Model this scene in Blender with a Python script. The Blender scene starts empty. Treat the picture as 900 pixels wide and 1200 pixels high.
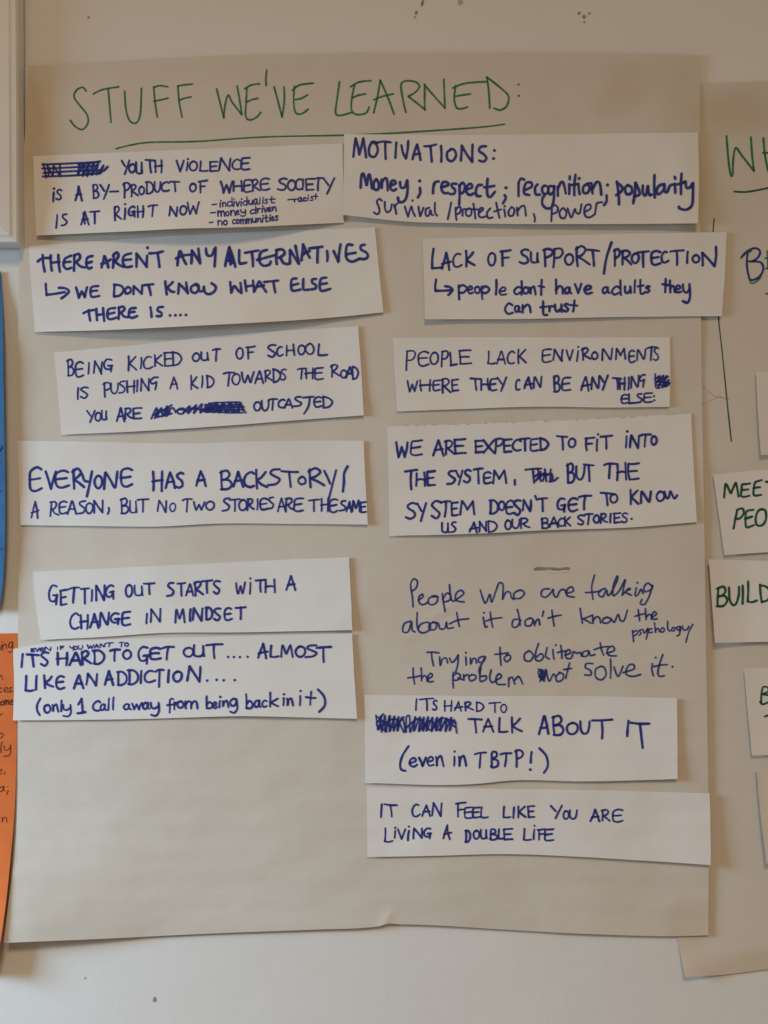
import bpy, math, random
from mathutils import Vector, noise

C = bpy.context.scene
COL = C.collection
R = math.radians

# ---------------------------------------------------------------- camera, light, exposure
S = 0.000745          # metres on the wall per unit of the wall grid (900 x 1200 units)
D = 0.85              # camera to wall
Z0 = 1.5              # height of the grid's centre above the floor
cd = bpy.data.cameras.new('camera'); cam = bpy.data.objects.new('camera', cd); COL.objects.link(cam)
cam.location = (0, -D, Z0); cam.rotation_euler = (R(90), 0, 0)
cd.sensor_fit = 'VERTICAL'; cd.angle = 2 * math.atan(600 * S / D)
cd.clip_start = 0.01; cd.clip_end = 50
C.camera = cam

w = bpy.data.worlds.new('World'); C.world = w; w.use_nodes = True
bg = w.node_tree.nodes['Background']
bg.inputs[0].default_value = (1.0, 0.74, 0.50, 1); bg.inputs[1].default_value = 0.215

def area(name, loc, target, sx, sy, power, colour):
    l = bpy.data.lights.new(name, 'AREA'); l.shape = 'RECTANGLE'; l.size = sx; l.size_y = sy
    l.energy = power; l.color = colour
    o = bpy.data.objects.new(name, l); COL.objects.link(o)
    o.location = loc
    o.rotation_euler = (Vector(target) - Vector(loc)).to_track_quat('-Z', 'Y').to_euler()
    return o
# warm ceiling lamp, high and to the right; cool window far to the left, a little lower
lamp = area('ceiling_lamp', (0.1, -2.7, Z0 + 2.3), (-0.75, -2.75, 0.0), 0.85, 0.75, 60, (1.0, 0.725, 0.45))
lamp.data.spread = R(136)      # shaded downlight
win = area('window_light', (-1.4, -0.47, Z0 + 0.12), (0.25, 0, Z0 - 1.15), 0.42, 0.42, 12.3, (0.49, 0.755, 0.98))
win.data.spread = R(110)

C.view_settings.view_transform = 'Standard'; C.view_settings.look = 'None'
C.view_settings.exposure = 0.0; C.view_settings.gamma = 1.0
C.render.engine = 'CYCLES'
C.cycles.use_denoising = True
C.cycles.transparent_max_bounces = 24
C.cycles.max_bounces = 6

# ---------------------------------------------------------------- materials
def P(x, y, h):
    """wall-grid coordinates and height above the wall -> world point"""
    k = (D - h) / D
    return ((x - 450) * S * k, -h, Z0 + (600 - y) * S * k)

def new_mat(name):
    m = bpy.data.materials.new(name); m.use_nodes = True
    nt = m.node_tree; b = nt.nodes['Principled BSDF']
    return m, nt, b

def noise_node(nt, scale, detail=4, rough=0.55, sxyz=None):
    tc = nt.nodes.new('ShaderNodeTexCoord')
    n = nt.nodes.new('ShaderNodeTexNoise'); n.inputs['Scale'].default_value = scale
    n.inputs['Detail'].default_value = detail; n.inputs['Roughness'].default_value = rough
    if sxyz:
        mp = nt.nodes.new('ShaderNodeMapping'); mp.inputs['Scale'].default_value = sxyz
        nt.links.new(tc.outputs['Object'], mp.inputs['Vector']); nt.links.new(mp.outputs[0], n.inputs['Vector'])
    else:
        nt.links.new(tc.outputs['Object'], n.inputs['Vector'])
    return n

def ramp(nt, src, c0, c1, p0=0.3, p1=0.7):
    r = nt.nodes.new('ShaderNodeValToRGB')
    r.color_ramp.elements[0].position = p0; r.color_ramp.elements[1].position = p1
    r.color_ramp.elements[0].color = (*c0, 1); r.color_ramp.elements[1].color = (*c1, 1)
    nt.links.new(src, r.inputs[0]); return r

def paper_mat(name, c0, c1, trans=0.12, bump=0.25, mottle=9, rough=0.8, wrinkle=0.0, stretch=2.4):
    m, nt, b = new_mat(name)
    n = noise_node(nt, mottle, 5, 0.6)
    r = ramp(nt, n.outputs['Fac'], c0, c1)
    nt.links.new(r.outputs[0], b.inputs['Base Color'])
    b.inputs['Roughness'].default_value = rough
    b.inputs['Specular IOR Level'].default_value = 0.25
    f = noise_node(nt, 900, 3, 0.7)
    bp = nt.nodes.new('ShaderNodeBump'); bp.inputs['Strength'].default_value = bump
    bp.inputs['Distance'].default_value = 0.00012
    nt.links.new(f.outputs['Fac'], bp.inputs['Height'])
    last = bp
    if wrinkle:
        f2 = noise_node(nt, 7, 4, 0.55, (1.0, 1.0, stretch))
        b2 = nt.nodes.new('ShaderNodeBump'); b2.inputs['Strength'].default_value = wrinkle
        b2.inputs['Distance'].default_value = 0.004
        nt.links.new(f2.outputs['Fac'], b2.inputs['Height']); nt.links.new(bp.outputs[0], b2.inputs['Normal'])
        last = b2
    nt.links.new(last.outputs[0], b.inputs['Normal'])
    if trans:
        t = nt.nodes.new('ShaderNodeBsdfTranslucent'); nt.links.new(r.outputs[0], t.inputs['Color'])
        nt.links.new(last.outputs[0], t.inputs['Normal'])
        mx = nt.nodes.new('ShaderNodeMixShader'); mx.inputs[0].default_value = trans
        nt.links.new(b.outputs[0], mx.inputs[1]); nt.links.new(t.outputs[0], mx.inputs[2])
        nt.links.new(mx.outputs[0], nt.nodes['Material Output'].inputs['Surface'])
    return m

def ink_mat(name, col, tint, fac=0.3, rough=0.55):
    m, nt, b = new_mat(name)
    n = noise_node(nt, 260, 3, 0.6)
    r = ramp(nt, n.outputs['Fac'], tuple(c * 0.8 for c in col), tuple(min(1, c * 1.35) for c in col))
    nt.links.new(r.outputs[0], b.inputs['Base Color'])
    b.inputs['Roughness'].default_value = rough; b.inputs['Specular IOR Level'].default_value = 0.3
    t = nt.nodes.new('ShaderNodeBsdfTransparent'); t.inputs[0].default_value = (*tint, 1)
    n2 = noise_node(nt, 420, 2, 0.5)
    mr = nt.nodes.new('ShaderNodeMapRange'); mr.inputs['From Min'].default_value = 0.3; mr.inputs['From Max'].default_value = 0.7
    mr.inputs['To Min'].default_value = fac * 0.4; mr.inputs['To Max'].default_value = fac * 1.9
    nt.links.new(n2.outputs['Fac'], mr.inputs['Value'])
    mx = nt.nodes.new('ShaderNodeMixShader')
    nt.links.new(mr.outputs[0], mx.inputs[0])
    nt.links.new(b.outputs[0], mx.inputs[1]); nt.links.new(t.outputs[0], mx.inputs[2])
    nt.links.new(mx.outputs[0], nt.nodes['Material Output'].inputs['Surface'])
    return m

M = {}
M['card'] = paper_mat('white_card_paper', (0.78, 0.775, 0.77), (0.82, 0.815, 0.81), 0.06, 0.45, 14, 0.8, 0.10, 1.4)
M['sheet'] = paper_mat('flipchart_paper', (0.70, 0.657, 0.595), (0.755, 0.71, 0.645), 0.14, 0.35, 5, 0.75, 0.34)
def brown_patches(m, spots):  # blends soft-edged warm brown ovals into the paper's base colour
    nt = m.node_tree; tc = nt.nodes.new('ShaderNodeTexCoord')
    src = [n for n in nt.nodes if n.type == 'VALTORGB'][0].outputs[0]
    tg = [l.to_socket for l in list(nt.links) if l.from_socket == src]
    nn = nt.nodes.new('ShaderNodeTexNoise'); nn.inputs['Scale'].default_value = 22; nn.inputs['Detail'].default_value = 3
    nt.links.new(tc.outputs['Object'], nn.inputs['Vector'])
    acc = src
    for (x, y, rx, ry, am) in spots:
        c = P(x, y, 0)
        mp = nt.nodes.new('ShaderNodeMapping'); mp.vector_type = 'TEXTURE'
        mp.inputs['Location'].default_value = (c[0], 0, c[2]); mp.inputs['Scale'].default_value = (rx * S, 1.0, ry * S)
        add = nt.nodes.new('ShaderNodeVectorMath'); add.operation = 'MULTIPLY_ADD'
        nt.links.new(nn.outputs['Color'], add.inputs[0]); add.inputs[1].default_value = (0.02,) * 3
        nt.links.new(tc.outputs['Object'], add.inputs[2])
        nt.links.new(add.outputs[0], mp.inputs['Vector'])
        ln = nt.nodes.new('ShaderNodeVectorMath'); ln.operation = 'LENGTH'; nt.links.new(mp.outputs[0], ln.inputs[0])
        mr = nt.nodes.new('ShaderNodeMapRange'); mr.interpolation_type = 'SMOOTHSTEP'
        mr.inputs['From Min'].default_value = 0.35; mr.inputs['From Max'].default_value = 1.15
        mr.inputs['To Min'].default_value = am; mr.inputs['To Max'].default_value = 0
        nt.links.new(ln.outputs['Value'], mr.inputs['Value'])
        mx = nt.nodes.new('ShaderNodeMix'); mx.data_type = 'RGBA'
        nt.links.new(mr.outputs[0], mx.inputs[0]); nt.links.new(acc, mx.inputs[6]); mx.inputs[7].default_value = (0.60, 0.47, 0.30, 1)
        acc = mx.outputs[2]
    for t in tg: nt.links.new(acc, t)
M['blue'] = paper_mat('blue_sugar_paper', (0.035, 0.145, 0.34), (0.055, 0.19, 0.42), 0.06, 0.8, 40)
M['orange'] = paper_mat('orange_card_paper', (0.66, 0.15, 0.035), (0.76, 0.195, 0.05), 0.06, 0.8, 40)
M['tear'] = paper_mat('torn_paper_edge', (0.24, 0.185, 0.14), (0.36, 0.30, 0.24), 0.0, 0.8, 120)
M['fibre'] = paper_mat('torn_white_fibre', (0.72, 0.69, 0.63), (0.82, 0.80, 0.76), 0.0, 0.8, 200)
M['blue_ink'] = ink_mat('blue_marker_ink', (0.022, 0.038, 0.225), (0.32, 0.40, 0.88))
M['thin_ink'] = ink_mat('blue_pen_ink', (0.028, 0.050, 0.22), (0.38, 0.47, 0.86), 0.40)
M['green_ink'] = ink_mat('green_marker_ink', (0.022, 0.150, 0.085), (0.38, 0.70, 0.54), 0.42)
M['dark_green'] = ink_mat('dark_green_marker_ink', (0.010, 0.085, 0.065), (0.28, 0.55, 0.46), 0.3)
M['dark_ink'] = ink_mat('dark_pen_ink', (0.05, 0.035, 0.02), (0.45, 0.32, 0.22), 0.35)
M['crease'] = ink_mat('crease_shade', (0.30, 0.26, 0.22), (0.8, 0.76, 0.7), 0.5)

brown_patches(M['sheet'], [(48, 140, 26, 95, 0.55), (752, 86, 34, 26, 0.3), (738, 108, 42, 24, 0.25), (872, 122, 60, 30, 0.4), (826, 215, 22, 80, 0.5), (892, 1118, 40, 26, 0.4), (815, 1080, 34, 50, 0.35)])
m, nt, b = new_mat('painted_plaster')
n = noise_node(nt, 3, 5, 0.6); r = ramp(nt, n.outputs['Fac'], (0.70, 0.70, 0.695), (0.74, 0.74, 0.735))
nt.links.new(r.outputs[0], b.inputs['Base Color']); b.inputs['Roughness'].default_value = 0.65
b.inputs['Specular IOR Level'].default_value = 0.3
f1 = noise_node(nt, 320, 4, 0.6); f2 = noise_node(nt, 14, 3, 0.5)
b1 = nt.nodes.new('ShaderNodeBump'); b1.inputs['Strength'].default_value = 0.6; b1.inputs['Distance'].default_value = 0.0002
b2 = nt.nodes.new('ShaderNodeBump'); b2.inputs['Strength'].default_value = 0.4; b2.inputs['Distance'].default_value = 0.002
nt.links.new(f1.outputs['Fac'], b1.inputs['Height']); nt.links.new(f2.outputs['Fac'], b2.inputs['Height'])
nt.links.new(b1.outputs[0], b2.inputs['Normal']); nt.links.new(b2.outputs[0], b.inputs['Normal'])
M['wall'] = m
m, nt, b = new_mat('white_gloss_paint')
n = noise_node(nt, 20, 4); r = ramp(nt, n.outputs['Fac'], (0.70, 0.71, 0.72), (0.76, 0.765, 0.77))
nt.links.new(r.outputs[0], b.inputs['Base Color']); b.inputs['Roughness'].default_value = 0.42
M['gloss'] = m
m, nt, b = new_mat('grimy_chip')
n = noise_node(nt, 600, 4); r = ramp(nt, n.outputs['Fac'], (0.20, 0.18, 0.16), (0.42, 0.39, 0.35))
nt.links.new(r.outputs[0], b.inputs['Base Color']); b.inputs['Roughness'].default_value = 0.9
M['chip'] = m
m, nt, b = new_mat('rusty_stain')
n = noise_node(nt, 500, 4); r = ramp(nt, n.outputs['Fac'], (0.45, 0.33, 0.22), (0.58, 0.47, 0.36))
nt.links.new(r.outputs[0], b.inputs['Base Color']); b.inputs['Roughness'].default_value = 0.9
M['stain'] = m

# ---------------------------------------------------------------- geometry helpers
def mesh_obj(name, verts, faces, mat, parent=None, smooth=True):
    me = bpy.data.meshes.new(name); me.from_pydata(verts, [], faces); me.update()
    if smooth:
        me.polygons.foreach_set('use_smooth', [True] * len(me.polygons))
    me.materials.append(mat)
    o = bpy.data.objects.new(name, me); COL.objects.link(o)
    if parent: o.parent = parent
    return o

def tag(o, label=None, cat=None, group=None, kind=None):
    if label: o['label'] = label
    if cat: o['category'] = cat
    if group: o['group'] = group
    if kind: o['kind'] = kind
    return o

def lerp_poly(poly, t):
    """point on a polyline by fraction of arc length"""
    L = [0]
    for a, b_ in zip(poly, poly[1:]): L.append(L[-1] + math.hypot(b_[0] - a[0], b_[1] - a[1]))
    d = t * L[-1]
    for i in range(len(poly) - 1):
        if d <= L[i + 1] or i == len(poly) - 2:
            f = (d - L[i]) / max(1e-9, L[i + 1] - L[i])
            return (poly[i][0] + (poly[i + 1][0] - poly[i][0]) * f, poly[i][1] + (poly[i + 1][1] - poly[i][1]) * f)

def smooth_poly(poly, n=40):
    if len(poly) < 3: return poly
    m = max(4, n // (len(poly) - 1)); P_ = list(poly)
    d = [math.hypot(b_[0] - a[0], b_[1] - a[1]) for a, b_ in zip(P_, P_[1:])]
    T = []
    for i in range(len(P_)):                      # tangents weighted by chord length: no overshoot between close points
        if i == 0: T.append(tuple((P_[1][k] - P_[0][k]) / d[0] for k in (0, 1)))
        elif i == len(P_) - 1: T.append(tuple((P_[-1][k] - P_[-2][k]) / d[-1] for k in (0, 1)))
        else: T.append(tuple(((P_[i][k] - P_[i - 1][k]) / d[i - 1] * d[i] + (P_[i + 1][k] - P_[i][k]) / d[i] * d[i - 1]) / (d[i] + d[i - 1]) for k in (0, 1)))
    out = []
    for i in range(len(P_) - 1):
        for j in range(m):
            t = j / m; h00 = 2 * t**3 - 3 * t * t + 1; h10 = t**3 - 2 * t * t + t; h01 = -2 * t**3 + 3 * t * t; h11 = t**3 - t * t
            out.append(tuple(h00 * P_[i][k] + h10 * d[i] * T[i][k] + h01 * P_[i + 1][k] + h11 * d[i] * T[i + 1][k] for k in (0, 1)))
    out.append(tuple(P_[-1]))
    return out

def catmull(pts, n):
    out = []
    p = [pts[0]] + list(pts) + [pts[-1]]
    for i in range(1, len(p) - 2):
        p0, p1, p2, p3 = p[i - 1], p[i], p[i + 1], p[i + 2]
        for k in range(n):
            t = k / n; t2 = t * t; t3 = t2 * t
            out.append(tuple(0.5 * ((2 * p1[a]) + (-p0[a] + p2[a]) * t + (2 * p0[a] - 5 * p1[a] + 4 * p2[a] - p3[a]) * t2
                       + (-p0[a] + 3 * p1[a] - 3 * p2[a] + p3[a]) * t3) for a in (0, 1)))
    out.append(tuple(pts[-1]))
    return out

def y_at(poly, x):
    if x <= poly[0][0]: a, b_ = poly[0], poly[1]
    elif x >= poly[-1][0]: a, b_ = poly[-2], poly[-1]
    else:
        for a, b_ in zip(poly, poly[1:]):
            if a[0] <= x <= b_[0]: break
    return a[1] + (b_[1] - a[1]) * (x - a[0]) / (b_[0] - a[0] + 1e-9)

def x_at(poly, y):
    q = [(p[1], p[0]) for p in poly]
    return y_at(q, y)

def sst(a, b_, x):
    t = max(0.0, min(1.0, (x - a) / (b_ - a))); return t * t * (3 - 2 * t)

def paper(name, label, cat, top, bottom, left, right, hf, mat, nx, ny, thick=0.00012, group=None,
          ragged_top=0.0, seed=0, wob=0.25):
    top, bottom, left, right = (smooth_poly(q) for q in (top, bottom, left, right))
    rg = random.Random(seed)
    def bnd(poly, t, k):
        x, y = lerp_poly(poly, t)
        nx_ = noise.noise(Vector((t * 7 + k * 13.1, seed * 3.7, k))) * wob
        e = min(1, t * 20, (1 - t) * 20)
        if k == 0 and ragged_top:
            nx_ += e * ragged_top * (noise.noise(Vector((t * 60, seed, 1.3))) + 0.6 * noise.noise(Vector((t * 190, seed, 5.3))))
        return (x, y + nx_ * e) if k < 2 else (x + nx_ * e, y)
    T = [bnd(top, i / nx, 0) for i in range(nx + 1)]; B = [bnd(bottom, i / nx, 1) for i in range(nx + 1)]
    L = [bnd(left, j / ny, 2) for j in range(ny + 1)]; Rr = [bnd(right, j / ny, 3) for j in range(ny + 1)]
    verts = []; faces = []
    back = []
    for j in range(ny + 1):
        v = j / ny
        for i in range(nx + 1):
            u = i / nx
            q = []
            for a in (0, 1):
                q.append((1 - v) * T[i][a] + v * B[i][a] + (1 - u) * L[j][a] + u * Rr[j][a]
                         - ((1 - u) * (1 - v) * T[0][a] + u * (1 - v) * T[-1][a] + (1 - u) * v * B[0][a] + u * v * B[-1][a]))
            h = hf(q[0], q[1])
            verts.append(P(q[0], q[1], h))
            x, y, z = verts[-1]; back.append((x, y + thick, z))
    n = len(verts); W = nx + 1
    verts += back
    for j in range(ny):
        for i in range(nx):
            a = j * W + i
            faces.append((a, a + W, a + W + 1, a + 1))
            faces.append((n + a, n + a + 1, n + a + W + 1, n + a + W))
    rim = [i for i in range(nx)] + [j * W + nx for j in range(ny)] + [ny * W + i for i in range(nx, 0, -1)] + [j * W for j in range(ny, 0, -1)]
    # the cut edge has its own vertices, so that front and back stay crisp
    m0 = len(verts); rl = len(rim)
    verts += [verts[a] for a in rim] + [verts[n + a] for a in rim]
    for k in range(rl):
        j = (k + 1) % rl
        faces.append((m0 + k, m0 + j, m0 + rl + j, m0 + rl + k))
    o = mesh_obj(name, verts, faces, mat)
    tag(o, label, cat, group)
    return o

# ---------------------------------------------------------------- ink
class Ink:
    def __init__(self, hf, off=0.00016):
        self.hf = hf; self.off = off; self.v = []; self.f = []; self.k = 0
    def ribbon(self, pts, wd, seed=0.0):
        """pts in wall-grid units; one marker stroke with rounded ends and a slightly uneven width"""
        q = [pts[0]]
        for p in pts[1:]:
            if math.hypot(p[0] - q[-1][0], p[1] - q[-1][1]) > 0.25: q.append(p)
        if len(q) == 1:
            return self.dot(q[0], wd * 0.6)
        n = len(q); hw = []
        for i in range(n):
            t = i / (n - 1)
            e = 1.0 + 0.2 * noise.noise(Vector((i * 0.23 + seed * 3.1, seed, 0.5)))
            if i == 0 or i == n - 1: e *= 0.97
            hw.append(wd * 0.5 * e)
        base = len(self.v)
        self.k += 1
        o0 = self.off + (self.k % 60) * 2.2e-6
        nr = []
        for i in range(n):
            a = q[max(0, i - 1)]; b_ = q[min(n - 1, i + 1)]
            dx, dy = b_[0] - a[0], b_[1] - a[1]; l = math.hypot(dx, dy) or 1
            nr.append((-dy / l, dx / l, dx / l, dy / l))
        def add(x, y, o):
            self.v.append(P(x, y, self.hf(x, y) + o)); return len(self.v) - 1
        # start cap
        a = [add(q[0][0] + nr[0][0] * hw[0], q[0][1] + nr[0][1] * hw[0], o0)]
        cap = []
        for ang in (40, 75, 105, 140):
            c, s = math.cos(R(ang)), math.sin(R(ang))
            cap.append(add(q[0][0] + (nr[0][0] * c - nr[0][2] * s) * hw[0], q[0][1] + (nr[0][1] * c - nr[0][3] * s) * hw[0], o0))
        b2 = add(q[0][0] - nr[0][0] * hw[0], q[0][1] - nr[0][1] * hw[0], o0)
        self.f.append(tuple([a[0]] + cap + [b2]))
        pa, pb = a[0], b2
        for i in range(1, n):
            o = o0 + i * 4e-7
            na = add(q[i][0] + nr[i][0] * hw[i], q[i][1] + nr[i][1] * hw[i], o)
            nb = add(q[i][0] - nr[i][0] * hw[i], q[i][1] - nr[i][1] * hw[i], o)
            self.f.append((pa, pb, nb, na)); pa, pb = na, nb
        cap = []
        i = n - 1; o = o0 + i * 4e-7
        for ang in (40, 75, 105, 140):
            c, s = math.cos(R(ang)), math.sin(R(ang))
            cap.append(add(q[i][0] - (nr[i][0] * c - nr[i][2] * s) * hw[i], q[i][1] - (nr[i][1] * c - nr[i][3] * s) * hw[i], o))
        self.f.append(tuple([pb] + cap + [pa]))
    def dot(self, p, r):
        self.k += 1
        o = self.off + (self.k % 60) * 2.2e-6
        ids = []
        for a in range(10):
            rr = r * (1 + 0.12 * math.sin(a * 2.3 + p[0]))
            x = p[0] + rr * math.cos(a * math.pi / 5); y = p[1] - rr * math.sin(a * math.pi / 5)
            self.v.append(P(x, y, self.hf(x, y) + o)); ids.append(len(self.v) - 1)
        self.f.append(tuple(ids))
    def stroke(self, pts, wd, mode='s', seed=0.0):
        if len(pts) == 1: return self.dot(pts[0], wd * 0.62)
        if mode == 's' and len(pts) > 2:
            L = sum(math.hypot(b_[0] - a[0], b_[1] - a[1]) for a, b_ in zip(pts, pts[1:]))
            n = max(3, min(8, int(L / (len(pts) - 1) / 1.5) + 1))
            self.ribbon(catmull(pts, n), wd, seed)
        else:
            for a, b_ in zip(pts, pts[1:]):
                L = math.hypot(b_[0] - a[0], b_[1] - a[1])
                bow = noise.noise(Vector((a[0] * 0.31, a[1] * 0.27, 2.2 + seed))) * L * 0.07
                mx = (a[0] + b_[0]) / 2 - (b_[1] - a[1]) / (L + 1e-6) * bow
                my = (a[1] + b_[1]) / 2 + (b_[0] - a[0]) / (L + 1e-6) * bow
                self.ribbon(catmull([a, (mx, my), b_], max(2, min(6, int(L / 3) + 1))), wd, seed)
    def zoom(self, ox, oy, sc, wd, strokes):
        """strokes traced at scale sc from the corner (ox, oy)"""
        for i, s in enumerate(strokes):
            mode = 's'
            if isinstance(s[0], str): mode = s[0]; s = s[1:]
            self.stroke([(ox + x / sc, oy + y / sc) for x, y in s], wd, mode, seed=i * 0.77 + oy * 0.1)
    def build(self, name, mat, parent, label=None):
        o = mesh_obj(name, self.v, self.f, mat, parent, smooth=False)
        if label: o['label'] = label
        return o

def G(spec, wd):
    st = []
    for part in spec.split('|'):
        part = part.strip(); mode = part[0]
        pts = [tuple(float(c) for c in t.split(',')) for t in part[1:].split()]
        st.append((mode, pts))
    return (st, wd)
CAPS = {
 'A': G('l 0,0 .36,1 .72,-.02|l .1,.36 .66,.42', .72),
 'B': G('l .06,1 .1,.02|s 0,.93 .34,1.03 .5,.8 .34,.58 .12,.52|s .12,.53 .46,.5 .6,.26 .42,.02 .06,.0', .6),
 'C': G('s .62,.88 .44,1 .16,.82 .02,.45 .12,.1 .38,0 .62,.08', .62),
 'D': G('l .1,.98 .1,.03|s 0,.98 .38,.97 .66,.66 .62,.24 .32,.01 .04,.03', .67),
 'E': G('s .54,1 .3,.98 .1,.9 .06,.5 .07,.12 .22,0 .54,.07|l .06,.5 .46,.57', .54),
 'F': G('l .1,.95 .12,0|l 0,.93 .58,1.02|l .1,.5 .46,.55', .52),
 'G': G('s .6,.9 .42,1.02 .14,.82 .02,.42 .12,.1 .34,.06 .5,.26 .53,.48|l .3,.42 .6,.5|l .56,.5 .57,-.1', .62),
 'H': G('l .05,1 .08,0|l .6,1.02 .58,-.03|l .0,.48 .64,.56', .64),
 'I': G('l .08,1 .09,0', .16),
 'i': G('l .08,.7 .09,0|l .1,.98', .16),
 'K': G('l .06,1 .07,-.02|l .56,.98 .1,.48|l .1,.5 .6,.02', .6),
 'L': G('l .1,1 .05,.04|s .05,.04 .3,.0 .56,.06', .56),
 'M': G('l 0,-.02 .1,1 .4,.36 .72,1 .84,0', .84),
 'N': G('l .03,0 .05,1 .6,.04 .63,1.02', .64),
 'O': G('s .38,.98 .12,.84 0,.45 .14,.05 .4,.0 .62,.32 .6,.78 .36,.98 .2,.92', .63),
 'P': G('l .08,1 .11,-.08|s 0,.9 .3,1.03 .54,.86 .46,.58 .14,.44', .54),
 'R': G('l .08,1 .09,-.02|s 0,.93 .34,1.03 .52,.82 .38,.56 .12,.47|l .14,.5 .62,.0', .6),
 'S': G('s .54,.92 .34,1 .1,.84 .18,.62 .42,.44 .48,.16 .24,0 0,.1', .52),
 'T': G('l 0,.95 .68,1.02|l .34,.98 .35,-.02', .68),
 'U': G('s .02,1 .04,.34 .2,.02 .42,.1 .54,.5 .55,1', .56),
 'V': G('l 0,1 .3,0 .58,1', .58),
 'W': G('l 0,1 .2,0 .44,.68 .66,.02 .9,1', .9),
 'w': G('s 0,.8 .08,.2 .26,.05 .42,.7 .5,.2 .7,.05 .86,.4 .95,.3', .95),
 'X': G('l 0,1 .58,0|l .56,1 0,0', .58),
 'Y': G('l 0,1 .3,.48|l .62,1.02 .24,-.16', .6),
 '-': G('l .06,.5 .44,.54', .5), '/': G('l .45,1.25 0,-.3', .45),
 '.': G('l .06,.05', .12), ',': G('l .12,.14 .08,-.2', .16), ':': G('l .08,.72|l .08,.18', .16),
 "'": G('l .08,1.15 .06,.85', .14),
 '5': G('s .9,1 .45,.98 .1,.66 .26,.46 .7,.56|l .78,.62 .6,-.05', .62),
 ' ': ([], .4),
}
LOW = {
 'a': G('s .42,.46 .22,.56 .02,.3 .12,.02 .34,.1 .42,.46|s .42,.54 .42,.16 .54,.02', .5),
 'b': G('l .05,1 .07,.03|s .06,.32 .26,.54 .46,.32 .34,.04 .06,.04', .46),
 'c': G('s .42,.48 .22,.56 .02,.28 .16,.01 .44,.08', .44),
 'd': G('s .44,.46 .22,.56 .02,.28 .14,.02 .42,.16|l .45,1 .46,.0', .48),
 'e': G('s .04,.26 .34,.32 .38,.48 .2,.56 .02,.3 .14,.02 .44,.08', .44),
 'f': G('s .42,.93 .28,1 .18,.8 .18,.3 .17,-.02|l 0,.5 .38,.56', .4),
 'g': G('s .42,.48 .22,.56 .02,.32 .14,.06 .36,.14 .43,.5|s .43,.52 .46,-.1 .3,-.42 .03,-.34', .48),
 'h': G('l .05,1 .07,0|s .07,.28 .24,.54 .4,.42 .43,0', .45),
 'i': G('l .06,.52 .07,0|l .1,.8', .14),
 'k': G('l .05,1 .07,0|l .42,.56 .1,.26|l .1,.28 .46,0', .46),
 'l': G('l .06,1 .08,0', .14),
 'm': G('l .03,.54 .05,0|s .05,.28 .18,.54 .3,.42 .31,0|s .31,.28 .46,.54 .58,.42 .62,0', .64),
 'n': G('l .03,.54 .05,0|s .05,.28 .22,.54 .38,.42 .42,0', .44),
 'o': G('s .26,.54 .06,.44 .02,.2 .16,.0 .36,.06 .43,.3 .3,.52 .16,.5', .44),
 'p': G('l .04,.54 .08,-.45|s .05,.38 .26,.56 .46,.32 .3,.02 .07,.05', .47),
 'r': G('l .04,.54 .06,0|s .06,.28 .16,.5 .34,.52', .34),
 's': G('s .36,.5 .2,.55 .07,.42 .22,.3 .34,.14 .18,.0 0,.06', .37),
 't': G('s .18,.88 .17,.3 .22,.04 .4,.06|l 0,.5 .4,.56', .4),
 'u': G('s .02,.54 .04,.14 .22,.02 .4,.26|l .42,.54 .45,0', .46),
 'v': G('l 0,.54 .2,.0 .4,.56', .4),
 'w': G('l 0,.52 .15,.0 .31,.44 .46,.0 .64,.54', .64),
 'y': G('s .02,.54 .06,.2 .24,.1 .42,.3|s .43,.54 .45,-.1 .3,-.42 .03,-.36', .46),
 ',': G('l .12,.1 .06,-.2', .16), ';': G('l .1,.5|l .12,.1 .04,-.25', .16), ' ': ([], .3),
 '1': G('l .05,.8 .22,1 .22,0|l .02,.02 .42,.02', .42), 'M': CAPS['M'], 'C': CAPS['C'], 'S': CAPS['S'],
 '.': G('l .06,.05', .12),
}
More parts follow.
